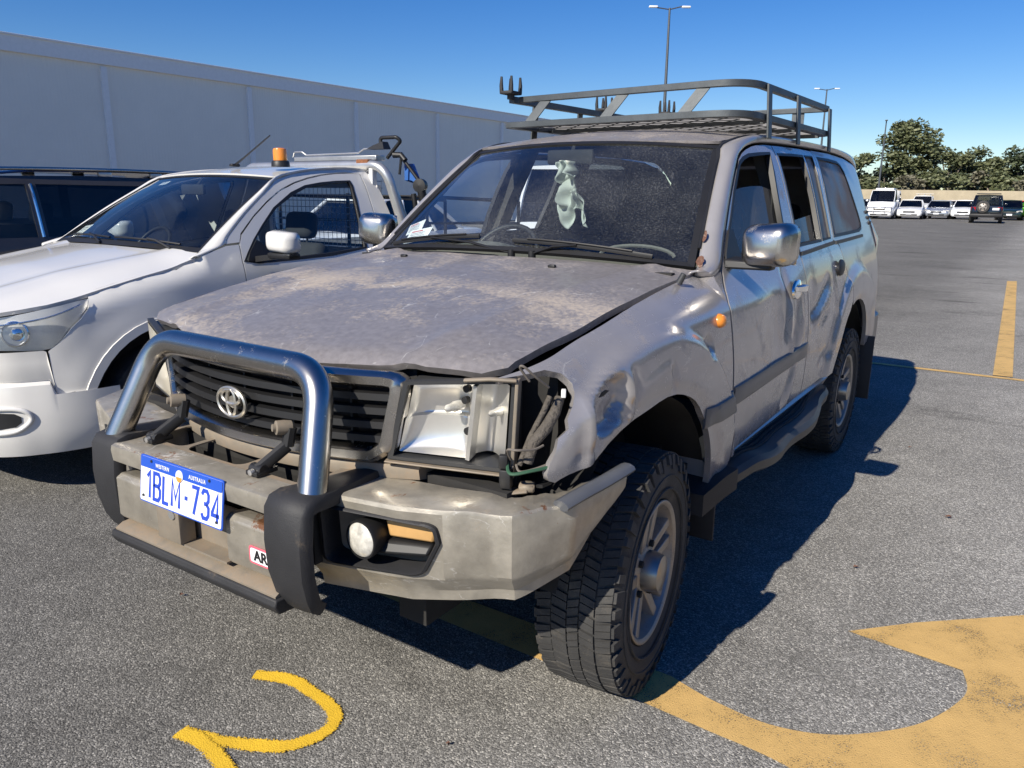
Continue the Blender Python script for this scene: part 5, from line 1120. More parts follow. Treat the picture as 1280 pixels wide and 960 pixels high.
x_ = -.152
for ch in '1BLM': x_ += glyph(ch, x_, -.050, .074)+.0145
x_ = .056
for ch in '734': x_ += glyph(ch, x_, -.050, .074)+.0150
mb = MB(); mb.lathe([(.0075, 0), (.0075, .002), (.0001, .0022)], (.032, -.001, -.014), (0, -1, 0), 4); mb.build('plate_dot', 'plate_text', PL)
tx('WESTERN', 'plate_white', -.078, .047, .0150, .85, .0003, sp=1.15); tx('AUSTRALIA', 'plate_white', .078, .047, .0150, .85, .0003, sp=1.15)
mb = MB(); mb.lathe([(.016, 0), (.016, .0014), (.0001, .0016)], (0, -.0016, .040), (0, -1, 0), 24); mb.build('plate_crest', 'plate_white', PL)
mb = MB(); mb.prism([(.013*cos(R(a)), -.0036, .037+.014*sin(R(a))) for a in frange(180, 360, 12)], (0, .001, 0)); mb.build('plate_crest', 'orange', PL, smooth=None)
mb = MB()
for a, b in ((-.165, -.048), (.165, -.048), (-.13, .055), (.13, .055)): mb.lathe([(.004, 0), (.004, .003), (.0001, .003)], (a, -.001, b), (0, -1, 0), 8)
mb.build('plate_screw', 'trim', PL)
# sticker on the lower panel
mb = MB(); mb.prism([(a+.308, -.9585, b+.628) for a, b in rrect(.115, .048, .008, 4)], (0, .0015, 0)); sk = mb.build('sticker', 'pink', BB, smooth=None)
mb = MB(); mb.prism([(a+.308, -.9595, b+.628) for a, b in rrect(.103, .037, .006, 4)], (0, .0012, 0)); mb.build('sticker_face', 'paper', sk, smooth=None)
text('sticker_lettering', 'ARB', 'black', sk, Vector((.308, -.9606, .628)), rot, .040, 1.0, .0004, thick=.0012)
# wheels
make_wheel(LC, Vector((.840, -.012, .381)), 1, Rt=.383, wt=.250, Rr=.220, steer=R(6)); make_wheel(LC, Vector((-.828, -.01, .381)), -1, Rt=.383, wt=.25, steer=R(6), lugs=False)
make_wheel(LC, Vector((.818, 2.85, .381)), 1, Rt=.383, wt=.25); make_wheel(LC, Vector((-.818, 2.85, .381)), -1, Rt=.383, wt=.25, lugs=False)
# ---- separate things resting in the wagon
mb = MB()
def cl(u, v):
    x = -.02+.05*u+.055*v+(.03+.06*v)*(u-.5)+.012*sin(u*9+v*5); q = noise.noise(Vector((u*5, v*6, 2.2))); y = .98+.02*sin(u*14+v*3)+.05*q+.02*v; z = 1.665-(.24+.05*sin(u*7))*v-.03*(u-.4)*v+.008*sin(v*17+u*3); return Vector((x+.02*noise.noise(Vector((u*4, v*7, 9))), y, z))
mb.grid(cl, frange(0, 1, 34), frange(0, 1, 34)); tag(mb.build('hanging_cloth', 'cloth', smooth=80, solid=.002), 'pale green crumpled cloth hanging from the rear view mirror inside the windscreen', 'cloth')
def sheet(u, v, du, dv, ang, label):
    o = WS(u, v, -.012); a = (WS(u+.2, v, -.010)-o).normalized(); b = (WS(u, v+.1, -.010)-o).normalized(); n = a.cross(b).normalized(); b = n.cross(a)
    a2 = a*cos(ang)+b*sin(ang); b2 = -a*sin(ang)+b*cos(ang); mb = MB(); mb.m('paper')
    mb.prism([o, o+a2*du, o+a2*du+b2*dv, o+b2*dv], n*.0006)
    mb.m('inkred'); k = n*.0014
    mb.prism([o+a2*du*.1+b2*dv*.80+k, o+a2*du*.6+b2*dv*.80+k, o+a2*du*.6+b2*dv*.88+k, o+a2*du*.1+b2*dv*.88+k], n*.0003); mb.m('ink')
    for t in (.2, .32, .44, .56, .68): mb.prism([o+a2*du*.1+b2*dv*t+k, o+a2*du*(.5+.35*random.random())+b2*dv*t+k, o+a2*du*.8+b2*dv*(t+.03)+k, o+a2*du*.1+b2*dv*(t+.03)+k], n*.0003)
    return tag(mb.build('paper_notice', None, smooth=None), label, 'notice')
sheet(-.865, .055, .15, .085, R(8), 'larger lower white paper notice behind the dusty windscreen of the silver wagon')
sheet(-.915, .130, .10, .075, R(22), 'smaller upper white paper notice in the windscreen corner of the silver wagon')
mb = MB()
for k in range(5): mb.box((.44, 2.92+0*k, 1.20+.028*k), (.34, .24, .018), None, .004)
for a in (-.16, .16): mb.box((.44+a, 2.92, 1.25), (.02, .25, .14), None, .004)
mb.build('red_crate', 'red_plastic'); tag(bpy.data.objects['red_crate'], 'red slatted plastic crate behind the rear seat of the silver wagon', 'crate')
# ================================================================== white utility truck alongside
UT = thing('utility_truck', 'white single cab utility truck with amber roof beacon parked left of the silver wagon', 'utility truck', (0, 0, 0))
UX = -3.02
PR2 = [(.2, .88), (.25, .90), (.4, .935), (.6, .95), (.8, .945), (.95, .93), (1.05, .91), (1.14, .875), (1.25, .83), (1.4, .765), (1.55, .695), (1.65, .64), (1.70, .60)]
ZU = [(-.62, .900), (-.5, .915), (-.42, .926), (-.245, .964), (-.067, 1.000), (.02, 1.024), (.25, 1.073), (.46, 1.108), (.62, 1.165), (.9, 1.25)]
def U2(y, z):
    x = lsm(z, PR2)
    if y < .45: x -= .10*(.45-y)**2
    if y < -.1: x -= .9*(-.1-y)**2
    r = hypot(y-.33, (z-.36)); x += .014*sm((.64-r)/.16)*(1 if z > .30 else 0)
    if y < .60:
        h = lsm(y, ZU, .06)-z
        if h < .10: u = min(.97, (.10-h)/.10); x -= .07*(1-sqrt(1-u*u))
    return x
def UF(m, off=0): return lambda y, z: Vector((UX+m*(U2(y, z)+off), y, z))
uwin = [(.90, 1.120), (.95, 1.175), (1.02, 1.245), (1.123, 1.33), (1.25, 1.425), (1.427, 1.512), (1.56, 1.558), (1.704, 1.582), (1.85, 1.597), (1.990, 1.604), (2.0, 1.57), (1.985, 1.473), (1.955, 1.30), (1.929, 1.150), (1.6, 1.122), (1.3, 1.112), (1.0, 1.104)]
udoor = [(.875, .40), (.87, .70), (.872, .9), (.876, 1.02), (.885, 1.126), (.900, 1.218), (.935, 1.27), (1.067, 1.372), (1.2, 1.455), (1.335, 1.527), (1.48, 1.578), (1.615, 1.611), (1.75, 1.635), (1.895, 1.650), (2.02, 1.656), (2.125, 1.655), (2.13, 1.58), (2.12, 1.4), (2.105, 1.22), (2.10, 1.0), (2.10, .40)]
for m_ in (1, -1):
    ft = [(.60, 1.155), (.52, 1.118), (.459, 1.096), (.38, 1.092), (.245, 1.080), (.12, 1.055), (.0, 1.030), (-.045, .996), (-.067, .946), (-.11, .90), (-.162, .857), (-.22, .79), (-.273, .752), (-.268, .62), (-.262, .528), (-.19, .538), (-.140, .52)]
    fen = ft + arc(.33, .36, .46, 158, 8, 20) + [(.80, .40), (.868, .40), (.862, .70), (.864, .9), (.868, 1.02), (.877, 1.128), (.890, 1.215), (.80, 1.21), (.70, 1.185)]
    fen[0] = (.62, 1.165)
    fe = panel('front_fender', fen, [], UF(m_), 'white_paint', UT, .026, .02, OUT[m_])
    dr = panel('door', udoor, [uwin], UF(m_), 'white_paint', UT, .028, .02, OUT[m_])
    panel('door_window', uwin, [], UF(m_, -.012), 'uteglass', dr, .08, 0, OUT[m_])
    P = np.array(uwin); c_ = P.mean(0); rows = []
    for i in range(len(P)+1):
        a = P[i % len(P)]; d = (a-c_)/np.linalg.norm(a-c_); b = a+d*.012; rows.append([Vector((UX+m_*(U2(q[0], q[1])+o_), q[0], q[1])) for q, o_ in ((a-d*.012, -.018), (a-d*.010, .002), (b, .003), (b, -.02))])
    mb = MB(); mb.loft(rows, False, False); mb.build('window_seal', 'black', dr, smooth=50)
    mb = MB(); mb.prism([Vector((UX+m_*(U2(y, z)+.003), y, z)) for y, z in ((.915, 1.115), (1.10, 1.112), (1.08, 1.20), (1.02, 1.235), (.95, 1.17))], (m_*.004, 0, 0)); mb.build('mirror_base', 'black', dr)
    cb = panel('cab_side', [(2.11, .40), (2.11, 1.0), (2.115, 1.22), (2.13, 1.4), (2.14, 1.58), (2.135, 1.655), (2.0, 1.665), (1.895, 1.660), (1.75, 1.645), (1.615, 1.621), (1.48, 1.588), (1.335, 1.537), (1.2, 1.465), (1.067, 1.382), (.93, 1.28), (.90, 1.228), (.80, 1.222), (.83, 1.26), (1.0, 1.385), (1.2, 1.51), (1.34, 1.600), (1.5, 1.640), (1.7, 1.668), (2.0, 1.685), (2.20, 1.68), (2.25, 1.60), (2.275, 1.50), (2.30, 1.27), (2.32, 1.0), (2.32, .40)], [], UF(m_), 'white_paint', UT, .03, .02, OUT[m_])
    # door trims
    panel('door_trim', [(.90, .5), (.90, 1.08), (2.08, 1.10), (2.08, .5)], [], lambda y, z, k=m_: Vector((UX+k*(U2(y, z)-.07), y, z)), 'interior', dr, .2, 0, OUT[m_])
    mb = MB(); rings = []
    for t, sc_, dy in ((0, .6, -.07), (.3, .88, -.05), (.6, 1.0, -.01), (1, 1.0, .04), (1.01, .9, .045)):
        my = 1.01 if m_ > 0 else 1.22; rings.append([Vector((UX+m_*(1.10 if m_ > 0 else 1.0)+x*sc_, my+dy, 1.235+z*sc_)) for x, z in [(a, b+(.012*a/.2)*-m_) for a, b in rrect(.215, .125, .04, 5)]])
    mb.loft(rings); mr = mb.build('side_mirror', 'white_paint', UT, smooth=70)
    mb = MB(); mb.box((UX+m_*1.10, 1.01, 1.155), (.20, .09, .035), None, .012); mb.hexa([(UX+m_*.90, .96, 1.11), (UX+m_*1.05, .98, 1.135), (UX+m_*1.05, 1.04, 1.135), (UX+m_*.90, 1.04, 1.11), (UX+m_*.90, .96, 1.145), (UX+m_*1.05, .98, 1.165), (UX+m_*1.05, 1.04, 1.165), (UX+m_*.90, 1.04, 1.145)]); mb.build('mirror_arm', 'black', mr)
    mb = MB(); mb.box((UX+m_*1.175, 1.0, 1.165), (.06, .07, .03), None, .008); mb.build('indicator', 'lampglass', mr)
# bonnet
def uf(x): return -.62+.56*(min(.9, abs(x))/.89)**6
def UH(x, y):
    a = min(1, abs(x)/.90); e = lsm(y, ZU, .06)-.004; c = lsm(y, [(-.62, .905), (-.5, .965), (-.35, 1.025), (0, 1.115), (.4, 1.18), (.8, 1.225)], .05)
    z = e+(c-e)*(1-a**2.0); z += .014*sm((abs(x)-(.36+.14*(y+.5)))/.06)*sm((.80-abs(x))/.2)
    return z
def uhedge(y): return U2(y, lsm(y, ZU, .06)-.012)-.004
uh = [(x, .66-.13*(1-(abs(x)/.80)**2)) for x in frange(.80, -.80, 17)] + [(-.85, .58)] + [(-uhedge(y), y) for y in frange(.50, -.12, 11)] + [(x, uf(x)) for x in frange(-.835, .835, 41)] + [(uhedge(y), y) for y in frange(-.12, .50, 11)] + [(.85, .58)]
ubn = panel('bonnet', uh, [], lambda x, y: Vector((UX+x, y, UH(x, y))), 'white_paint', UT, .04, .02, (0, 0, 1))
# front clip below bonnet: lamps + bumper
def lampface(m_):
    n = 22
    top = smoothpts([(.28, -.622, .900), (.45, -.612, .908), (.62, -.560, .914), (.765, -.430, .924), (.862, -.262, .958), (.888, -.12, .984), (.886, -.070, .990)], 4)
    bot = smoothpts([(.28, -.620, .780), (.45, -.610, .770), (.62, -.560, .765), (.765, -.443, .762), (.866, -.275, .760), (.893, -.150, .860), (.888, -.072, .965)], 4)
    return top, bot
for m_ in (1, -1):
    top, bot = lampface(m_); V3 = lambda p, o=(0, 0, 0): Vector((UX+m_*(p.x+o[0]), p.y+o[1], p.z+o[2]))
    mb = MB(); mb.loft([[V3(a.lerp(b, t), (.012*sin(pi*t), -.012*sin(pi*t), 0)) for t in frange(0, 1, 7)] for a, b in zip(top, bot)], False, False); hl_ = mb.build('headlight', 'lampglass', UT, smooth=60)
    mb = MB(); mb.loft([[V3(a.lerp(b, t), (-.022, .030, 0)) for t in frange(0, 1, 5)] for a, b in zip(top, bot)], False, False); mb.build('reflector', 'ute_reflector', hl_, smooth=60)
    mb = MB(); c = Vector((UX+m_*.775, -.372, .842)); mb.lathe([(.060, -.04), (.063, .004), (.057, .006), (.050, -.012), (.02, -.03), (.0001, -.03)], c, (m_*.75, -.66, .1), 28); mb.build('lamp_ring', 'chrome_clean', hl_, smooth=40)
    mb = MB(); mb.lathe([(.0001, .0), (.028, -.003), (.042, -.012), (.045, -.03)], c, (m_*.75, -.66, .1), 24); mb.build('projector_lens', 'chrome_clean', hl_, smooth=60)
    mb = MB(); mb.tube([V3(a.lerp(b, .22), (-.004, .004, 0)) for a, b in list(zip(top, bot))[4:-3]], .005, 6); mb.build('chrome_trim', 'chrome_clean', hl_, smooth=60)
def ubz(t):  # bumper plan outline (x offset, y)
    return None
BP = [(-.935, .02), (-.918, -.12), (-.885, -.24), (-.84, -.335), (-.77, -.44), (-.66, -.525), (-.50, -.580), (-.3, -.608), (0, -.622), (.3, -.608), (.50, -.580), (.66, -.525), (.77, -.44), (.84, -.335), (.885, -.24), (.918, -.12), (.935, .02)]
BPs = smoothpts([(a, b, 0) for a, b in BP], 9)
def bprof(a):
    k = sm((abs(a)-.45)/.4)
    return [(.0, .758), (.008, .70), (.006, .618), (.016, .605), (-.014, .590), (-.022, .54), (-.028, .44), (-.030, .36), (-.020, .29), (.0, .235), (.03, .225)]
mb = MB(); rows = []
for i, p in enumerate(BPs):
    d = (BPs[min(i+1, len(BPs)-1)]-BPs[max(i-1, 0)]).normalized(); n = Vector((-d.y, d.x, 0)); 
    if n.y > 0 and abs(p.x) < .9: n = -n
    if abs(p.x) >= .9: n = Vector((1 if p.x > 0 else -1, -.25, 0)).normalized()
    endc = sm((abs(p.x)-.866)/.012)
    rows.append([Vector((UX+p.x, p.y, 0))+n*(-o)+Vector((0, 0, z if z < .55 else z-endc*(z-.53))) for o, z in bprof(p.x)])
mb.loft(rows, False, False); ub = mb.build('front_bumper', 'white_paint', UT, smooth=50)
for m_ in (1, -1):
    # fog slot in bumper
    mb = MB(); pts = []
    def bp_at(x): 
        for q, s_ in zip(BPs, BPs[1:]):
            if q.x <= x <= s_.x: t = (x-q.x)/(s_.x-q.x); return q.lerp(s_, t)
    def bpo(x, z, o):
        q = bp_at(m_*x); q2 = bp_at(m_*x+.01); d_ = (q2-q).normalized(); return Vector((UX+q.x, q.y, z))+Vector((d_.y, -d_.x, 0))*(.029+o)
    mb = MB(); mb.loft([[bpo(x, z, .0035) for z in (lo_, (lo_+hi_)/2, hi_)] for x, lo_, hi_ in ((.50, .385, .455), (.56, .380, .462), (.66, .378, .468), (.74, .385, .468), (.785, .395, .462), (.800, .415, .445))], False, False); fo = mb.build('fog_opening', 'black', ub)
    mb = MB(); fp = smoothpts([bpo(x, z, .002) for x, z in ((.48, .42), (.50, .372), (.60, .362), (.72, .362), (.79, .375), (.822, .43), (.80, .480), (.70, .487), (.58, .483), (.50, .472))], 5, True); mb.tube(fp+[fp[0]], .012, 8, caps=False); mb.build('fog_surround', 'white_paint', fo, smooth=60)
    # lower skirt
mb = MB(); mb.box((UX, -.585, .80), (.60, .05, .18), None, .02); mb.build('grille', 'trim', UT)
mb = MB(); mb.box((UX, .40, .70), (1.5, 1.0, .5)); mb.box((UX, 2.6, .45), (1.2, 4.0, .14)); mb.box((UX, .80, .75), (1.66, .04, .75)); mb.build('chassis', 'dark', UT)
for m_ in (1, -1):
    mb = MB(); mb.loft([[Vector((UX+m_*x, .33+.45*cos(R(a)), .36+.45*sin(R(a)))) for x in (.60, .905)] for a in frange(190, -10, 16)], False, False); mb.build('arch_liner', 'dark', UT)
    mb = MB(); rows = []
    for a in frange(190, -8, 24):
        y, z = .33+.462*cos(R(a)), .36+.462*sin(R(a)); y2, z2 = .33+.505*cos(R(a)), .36+.505*sin(R(a)); rows.append([Vector((UX+m_*(U2(y, z)-.02), y, z)), Vector((UX+m_*(U2(y, z)+.012), y, z)), Vector((UX+m_*(U2(y2, z2)+.010), y2, z2)), Vector((UX+m_*(U2(y2, z2)-.01), y2, z2))])
    mb.loft(rows, False, False); mb.build('arch_flare', 'white_paint', UT, smooth=40)
    mb = MB(); mb.box((UX+m_*.90, 1.5, .36), (.06, 1.25, .16), None, .02); mb.build('sill_panel', 'white_paint', UT)
make_wheel(UT, Vector((UX+.78, .33, .35)), 1, Rt=.35, wt=.235, Rr=.20, lugs=False, mat='alloy'); make_wheel(UT, Vector((UX-.78, .33, .35)), -1, Rt=.35, wt=.235, Rr=.20, lugs=False)
make_wheel(UT, Vector((UX+.78, 3.42, .35)), 1, Rt=.35, wt=.235, Rr=.20, lugs=False); make_wheel(UT, Vector((UX-.78, 3.42, .35)), -1, Rt=.35, wt=.235, Rr=.20, lugs=False)
# windscreen, roof, pillars
def uwb(u): return Vector((UX+u*.80, .56+.10*u*u, 1.205-.020*u*u))
def uwt(u): return Vector((UX+u*.645, 1.30+.05*u*u, 1.632-.022*u*u))
def UW(u, v, o=0): return uwb(u).lerp(uwt(u), v)+Vector((0, -.5, .86))*(.03*sin(pi*v)*(1-.6*u*u)+o)
mb = MB(); mb.grid(lambda u, v: UW(u, v), frange(-1, 1, 19), frange(0, 1, 10)); uw = mb.build('windscreen', 'uteglass', UT, smooth=80)
mb = MB()
for s_ in (1, -1): mb.loft([[UW(s_*a, v, o) for a, o in ((1.0, -.01), (1.0, .004), (.975, .003), (.975, -.01))] for v in frange(0, 1, 10)])
mb.loft([[UW(u, v, o) for v, o in ((-.02, -.01), (-.02, .004), (.03, .003), (.03, -.01))] for u in frange(-1, 1, 16)]); mb.loft([[UW(u, v, o) for v, o in ((.97, -.01), (.97, .004), (1.0, .003), (1.0, -.01))] for u in frange(-1, 1, 16)]); mb.build('windscreen_seal', 'black', uw, smooth=40)
mb = MB(); mb.grid(lambda u, v: Vector((UX+u*.82, .53+.12*u*u+v*.10, UH(u*.8, .53)-.010-.006*v)), frange(-1, 1, 13), [0, 1]); mb.build('cowl', 'trim', UT, solid=.006)
def uroof(x, y):
    a = min(1, abs(x)/.645); e = lsm(y, [(1.30, 1.612), (1.5, 1.645), (1.75, 1.672), (2.0, 1.686), (2.2, 1.682), (2.3, 1.66)], .05); return Vector((UX+x, y, e+.030*(1-a**2.2)))
panel('roof', [(x, 1.305+.05*(x/.645)**2) for x in frange(-.64, .64, 15)] + [(.625, 1.6), (.612, 2.0), (.60, 2.27), (-.60, 2.27), (-.612, 2.0), (-.625, 1.6)], [], uroof, 'white_paint', UT, .05, .02, (0, 0, 1))
for m_ in (1, -1):
    co = smoothpts([(.60, 1.160, 0), (.70, 1.188, 0), (.80, 1.222, 0), (.83, 1.26, 0), (1.0, 1.385, 0), (1.2, 1.51, 0), (1.34, 1.600, 0), (1.5, 1.640, 0), (1.7, 1.668, 0), (2.0, 1.685, 0), (2.2, 1.68, 0)], 3)
    ci = smoothpts([Vector((UX+.84, .56, 1.150)), Vector((UX+.82, .62, 1.172))] + [UW(1, v, .002) for v in frange(0, 1, 5)] + [Vector((UX+.632, 1.5, uroof(.63, 1.5).z)), Vector((UX+.622, 1.7, uroof(.622, 1.7).z)), Vector((UX+.612, 2.0, uroof(.612, 2.0).z)), Vector((UX+.60, 2.27, uroof(.60, 2.27).z))], 3)
    mb = MB(); rows = []
    for a, b in zip(ci, co):
        bo = Vector((UX+U2(b.x, b.y)-.002, b.x, b.y)); pts = [a.lerp(bo, t)+Vector((.6, -.3 if b.x < 1.3 else 0, .7)).normalized()*.014*sin(pi*t) for t in frange(0, 1, 5)]
        rows.append([Vector((UX+m_*(p.x-UX), p.y, p.z)) for p in pts])
    mb.loft(rows, False, False); mb.build('roof_pillar', 'white_paint', UT, smooth=60, solid=.006)
# rear of cab with window and mesh guard
mb = MB(); mb.box((UX, 2.30, .75), (1.72, .03, .72)); mb.box((UX, 2.24, 1.61), (1.28, .04, .10)); mb.box((UX-.62, 2.27, 1.33), (.14, .04, .50)); mb.box((UX+.62, 2.27, 1.33), (.14, .04, .50)); mb.build('cab_rear', 'white_paint', UT)
mb = MB(); y = 2.36
for k in range(26): mb.tube([(UX-.62+.05*k, y, 1.05), (UX-.62+.05*k, y, 1.62)], .0028, 4)
for k in range(12): mb.tube([(UX-.64, y, 1.06+.05*k), (UX+.64, y, 1.06+.05*k)], .0028, 4)
mb.build('mesh_guard', 'galv', UT)
mb = MB(); mb.tube(fillet([(UX-.98, 2.52, .80), (UX-.90, 2.34, 1.20), (UX-.83, 2.26, 1.722), (UX+.78, 2.24, 1.722), (UX+.87, 2.34, 1.25), (UX+.95, 2.50, .80)], .17, 10), .036, 16); mb.build('sports_bar', 'galv', UT, smooth=60)
mb = MB(); mb.tube(fillet([(UX+.70, 2.33, 1.62), (UX+.78, 2.36, 1.52), (UX+.86, 2.48, 1.1), (UX+.9, 2.55, .8)], .1, 6), .020, 10); mb.build('brace_bar', 'galv', UT, smooth=60)
mb = MB(); mb.box((UX+.66, 2.24, 1.64), (.035, .05, .17), None, .004); mb.build('bar_bracket', 'white_dull', UT)
mb = MB(); mb.box((UX+.58, 2.235, 1.748), (.12, .05, .032), None, .006); mb.build('rust_patch', 'rust', UT)
mb = MB(); mb.box((UX, 3.3, .86), (1.86, 1.9, .05)); mb.box((UX-.92, 3.3, .98), (.03, 1.9, .22)); mb.box((UX+.92, 3.3, .98), (.03, 1.9, .22)); mb.box((UX, 4.25, .98), (1.86, .03, .22)); mb.build('tray', 'galv', UT)
mb = MB()
for x_ in (-.85, 0, .85): mb.tube([(UX+x_, 2.62, .9), (UX+x_, 2.62, 1.52)], .016, 6); mb.tube([(UX+x_, 3.9, .9), (UX+x_, 3.9, 1.46)], .016, 6); mb.tube([(UX+x_, 2.62, 1.50), (UX+x_, 3.9, 1.46)], .016, 6)
for z in (1.1, 1.3, 1.5): mb.tube([(UX-.85, 2.62, z), (UX+.85, 2.62, z)], .012, 6); mb.tube([(UX+.85, 2.62, z), (UX+.85, 3.9, z-.03)], .012, 6)
mb.build('tray_frame', 'black', UT)
# beacon, aerial
mb = MB(); c = Vector((UX+.46, 1.56, 1.700)); mb.lathe([(.001, -.01), (.062, -.01), (.060, .02), (.052, .03), (.0001, .03)], c, (0, 0, 1), 24); bc = mb.build('beacon_base', 'black', UT, smooth=40)
mb = MB(); mb.lathe([(.046, .025), (.047, .095), (.043, .108), (.03, .113), (.0001, .115)], c, (0, 0, 1), 28); mb.build('beacon_lens', 'amber', bc, smooth=50)
mb = MB(); c = Vector((UX-.02, 1.55, 1.705)); mb.box(c, (.04, .07, .02), None, .008); mb.tube([c, c+Vector((.10, .0, .045)), c+Vector((.40, .0, .19))], .004, 6, rads=[.009, .006, .0045]); mb.build('aerial', 'black', UT)
# interior
seat(UX-.36, 1.45, UT, 'seat', hz=.42); seat(UX+.36, 1.45, UT, 'seat', hz=.42)
mb = MB(); mb.loft([[Vector((UX+x, y, z)) for y, z in ((.62, 1.10), (.66, 1.165), (.85, 1.16+.03*math.exp(-((x+.37)/.2)**2)), (1.0, 1.10), (1.0, .9), (.62, .9))] for x in frange(-.80, .80, 15)]); mb.build('dashboard', 'interior', UT, smooth=50)
mb = MB(); c = Vector((UX-.37+.0, 1.06, 1.12)); n = Vector((0, -.80, .6)).normalized(); xa = Vector((1, 0, 0)); ya = n.cross(xa)
mb.tube([c+(xa*cos(a)+ya*sin(a))*.185 for a in frange(0, 2*pi, 29)], .014, 8, caps=False)
for a in (R(200), R(340), R(270)): mb.tube([c, c+(xa*cos(a)+ya*sin(a))*.18], .02, 6)
mb.build('steering_wheel', 'black', UT, smooth=50)
mb = MB(); mb.box(UW(-.02, .84, -.05), (.25, .03, .07), None, .012); mb.tube([UW(0, .95, -.01), UW(-.02, .85, -.05)], .008, 6); mb.build('rear_view_mirror', 'interior', UT)
for (u0, v0, u1, v1, xx) in ((-.72, .06, -.02, .045, -.05), (.05, .05, .80, .035, .40)):
    mb = MB(); P = [UW(u0+(u1-u0)*t, v0+(v1-v0)*t, .012+.006*sin(pi*t)) for t in frange(0, 1, 8)]; mb.tube(P, .007, 6); b = P[4]+Vector((0, -.008, .008)); mb.tube([UW(u1-.05, -.02, .015), UW((u0+u1)/2+.15, .03, .028), b], .008, 6); mb.build('wiper', 'black', UT, smooth=50)
def usheet(u, v, du, dv, ang, label):
    o = UW(u, v, -.012); a = (UW(u+.2, v, -.012)-o).normalized(); b = (UW(u, v+.1, -.012)-o).normalized(); n = a.cross(b).normalized(); b = n.cross(a)
    a2 = a*cos(ang)+b*sin(ang); b2 = -a*sin(ang)+b*cos(ang); mb = MB(); mb.m('paper'); mb.prism([o, o+a2*du, o+a2*du+b2*dv, o+b2*dv], n*.0006); mb.m('ink'); k = n*.0014
    for t in (.25, .5, .72): mb.prism([o+a2*du*.15+b2*dv*t+k, o+a2*du*.75+b2*dv*t+k, o+a2*du*.75+b2*dv*(t+.04)+k, o+a2*du*.15+b2*dv*(t+.04)+k], n*.0003)
    tag(mb.build('paper_notice', None, smooth=None), label, 'notice')
usheet(-.86, .075, .13, .12, R(8), 'small white paper notice at the lower windscreen corner of the white utility truck')
usheet(-.70, .86, .10, .05, R(5), 'small white card behind the top of the white utility truck windscreen')
UT.location = (UX, .33, 0)
reframe(UT)
# ---- carrier resting on the sports bar
mb = MB(); t_ = thing('rooftop_carrier', 'grey steel bar carrier with black clamp arms lying behind the white truck cab', 'carrier', (UX+.3, 2.4, 1.76))
o_ = Vector(t_.location)
def rp(l): return [Vector(p)-o_ for p in l]
mb.loft([[Vector((x, y, z))-o_ for y, z in ((2.34, 1.762), (2.34, 1.800), (2.44, 1.800), (2.44, 1.762))] for x in (-3.33, -2.42)]); mb.build('carrier_beam', 'galv', t_, bevel=.006)
mb = MB(); mb.tube(fillet(rp([(-3.36, 2.36, 1.80), (-3.34, 2.36, 1.838), (-3.25, 2.36, 1.838), (-3.20, 2.36, 1.812), (-2.62, 2.36, 1.818), (-2.56, 2.36, 1.846), (-2.42, 2.36, 1.850)]), .02, 3), .007, 6); mb.build('carrier_rod', 'galv', t_, smooth=50)
mb = MB(); mb.hexa([Vector(p)-o_ for p in ((-2.52, 2.34, 1.842), (-2.34, 2.34, 1.842), (-2.34, 2.42, 1.842), (-2.52, 2.42, 1.842), (-2.46, 2.35, 1.870), (-2.36, 2.35, 1.895), (-2.36, 2.41, 1.895), (-2.46, 2.41, 1.870))]); mb.tube(fillet(rp([(-2.40, 2.38, 1.87), (-2.41, 2.38, 1.925), (-2.25, 2.38, 1.925), (-2.22, 2.40, 1.90), (-2.36, 2.40, 1.78)]), .025, 4), .014, 8); mb.build('clamp_arm', 'black', t_, smooth=50)
mb = MB(); mb.tube(rp([(-2.30, 2.40, 1.80), (-2.24, 2.42, 1.80), (-2.20, 2.42, 1.76)]), .022, 8); mb.tube(rp([(-2.24, 2.42, 1.79), (-2.09, 2.46, 1.60)]), .014, 8); mb.tube(rp([(-2.24, 2.42, 1.78), (-2.26, 2.42, 1.66)]), .010, 6); mb.lathe([(.04, -.03), (.05, -.02), (.05, .03), (.0001, .035)], Vector((-2.09, 2.46, 1.58))-o_, (.3, -1, 0), 16); mb.tube(rp([(-2.09, 2.46, 1.58), (-2.06, 2.47, 1.42), (-2.10, 2.47, 1.30)]), .03, 8, rads=[.035, .028, .02]); mb.tube(rp([(-2.16, 2.46, 1.52), (-2.14, 2.46, 1.40), (-2.2, 2.5, 1.1)]), .02, 8); mb.build('support_arm', 'black', t_, smooth=50)
mb = MB(); mb.hexa([Vector(p)-o_ for p in ((-2.22, 2.50, 1.62), (-2.12, 2.50, 1.58), (-2.12, 2.52, 1.58), (-2.30, 2.52, 1.62), (-2.25, 2.50, 1.74), (-2.20, 2.50, 1.74), (-2.20, 2.52, 1.74), (-2.30, 2.52, 1.74))]); mb.build('blue_panel', 'blue_cover', t_)

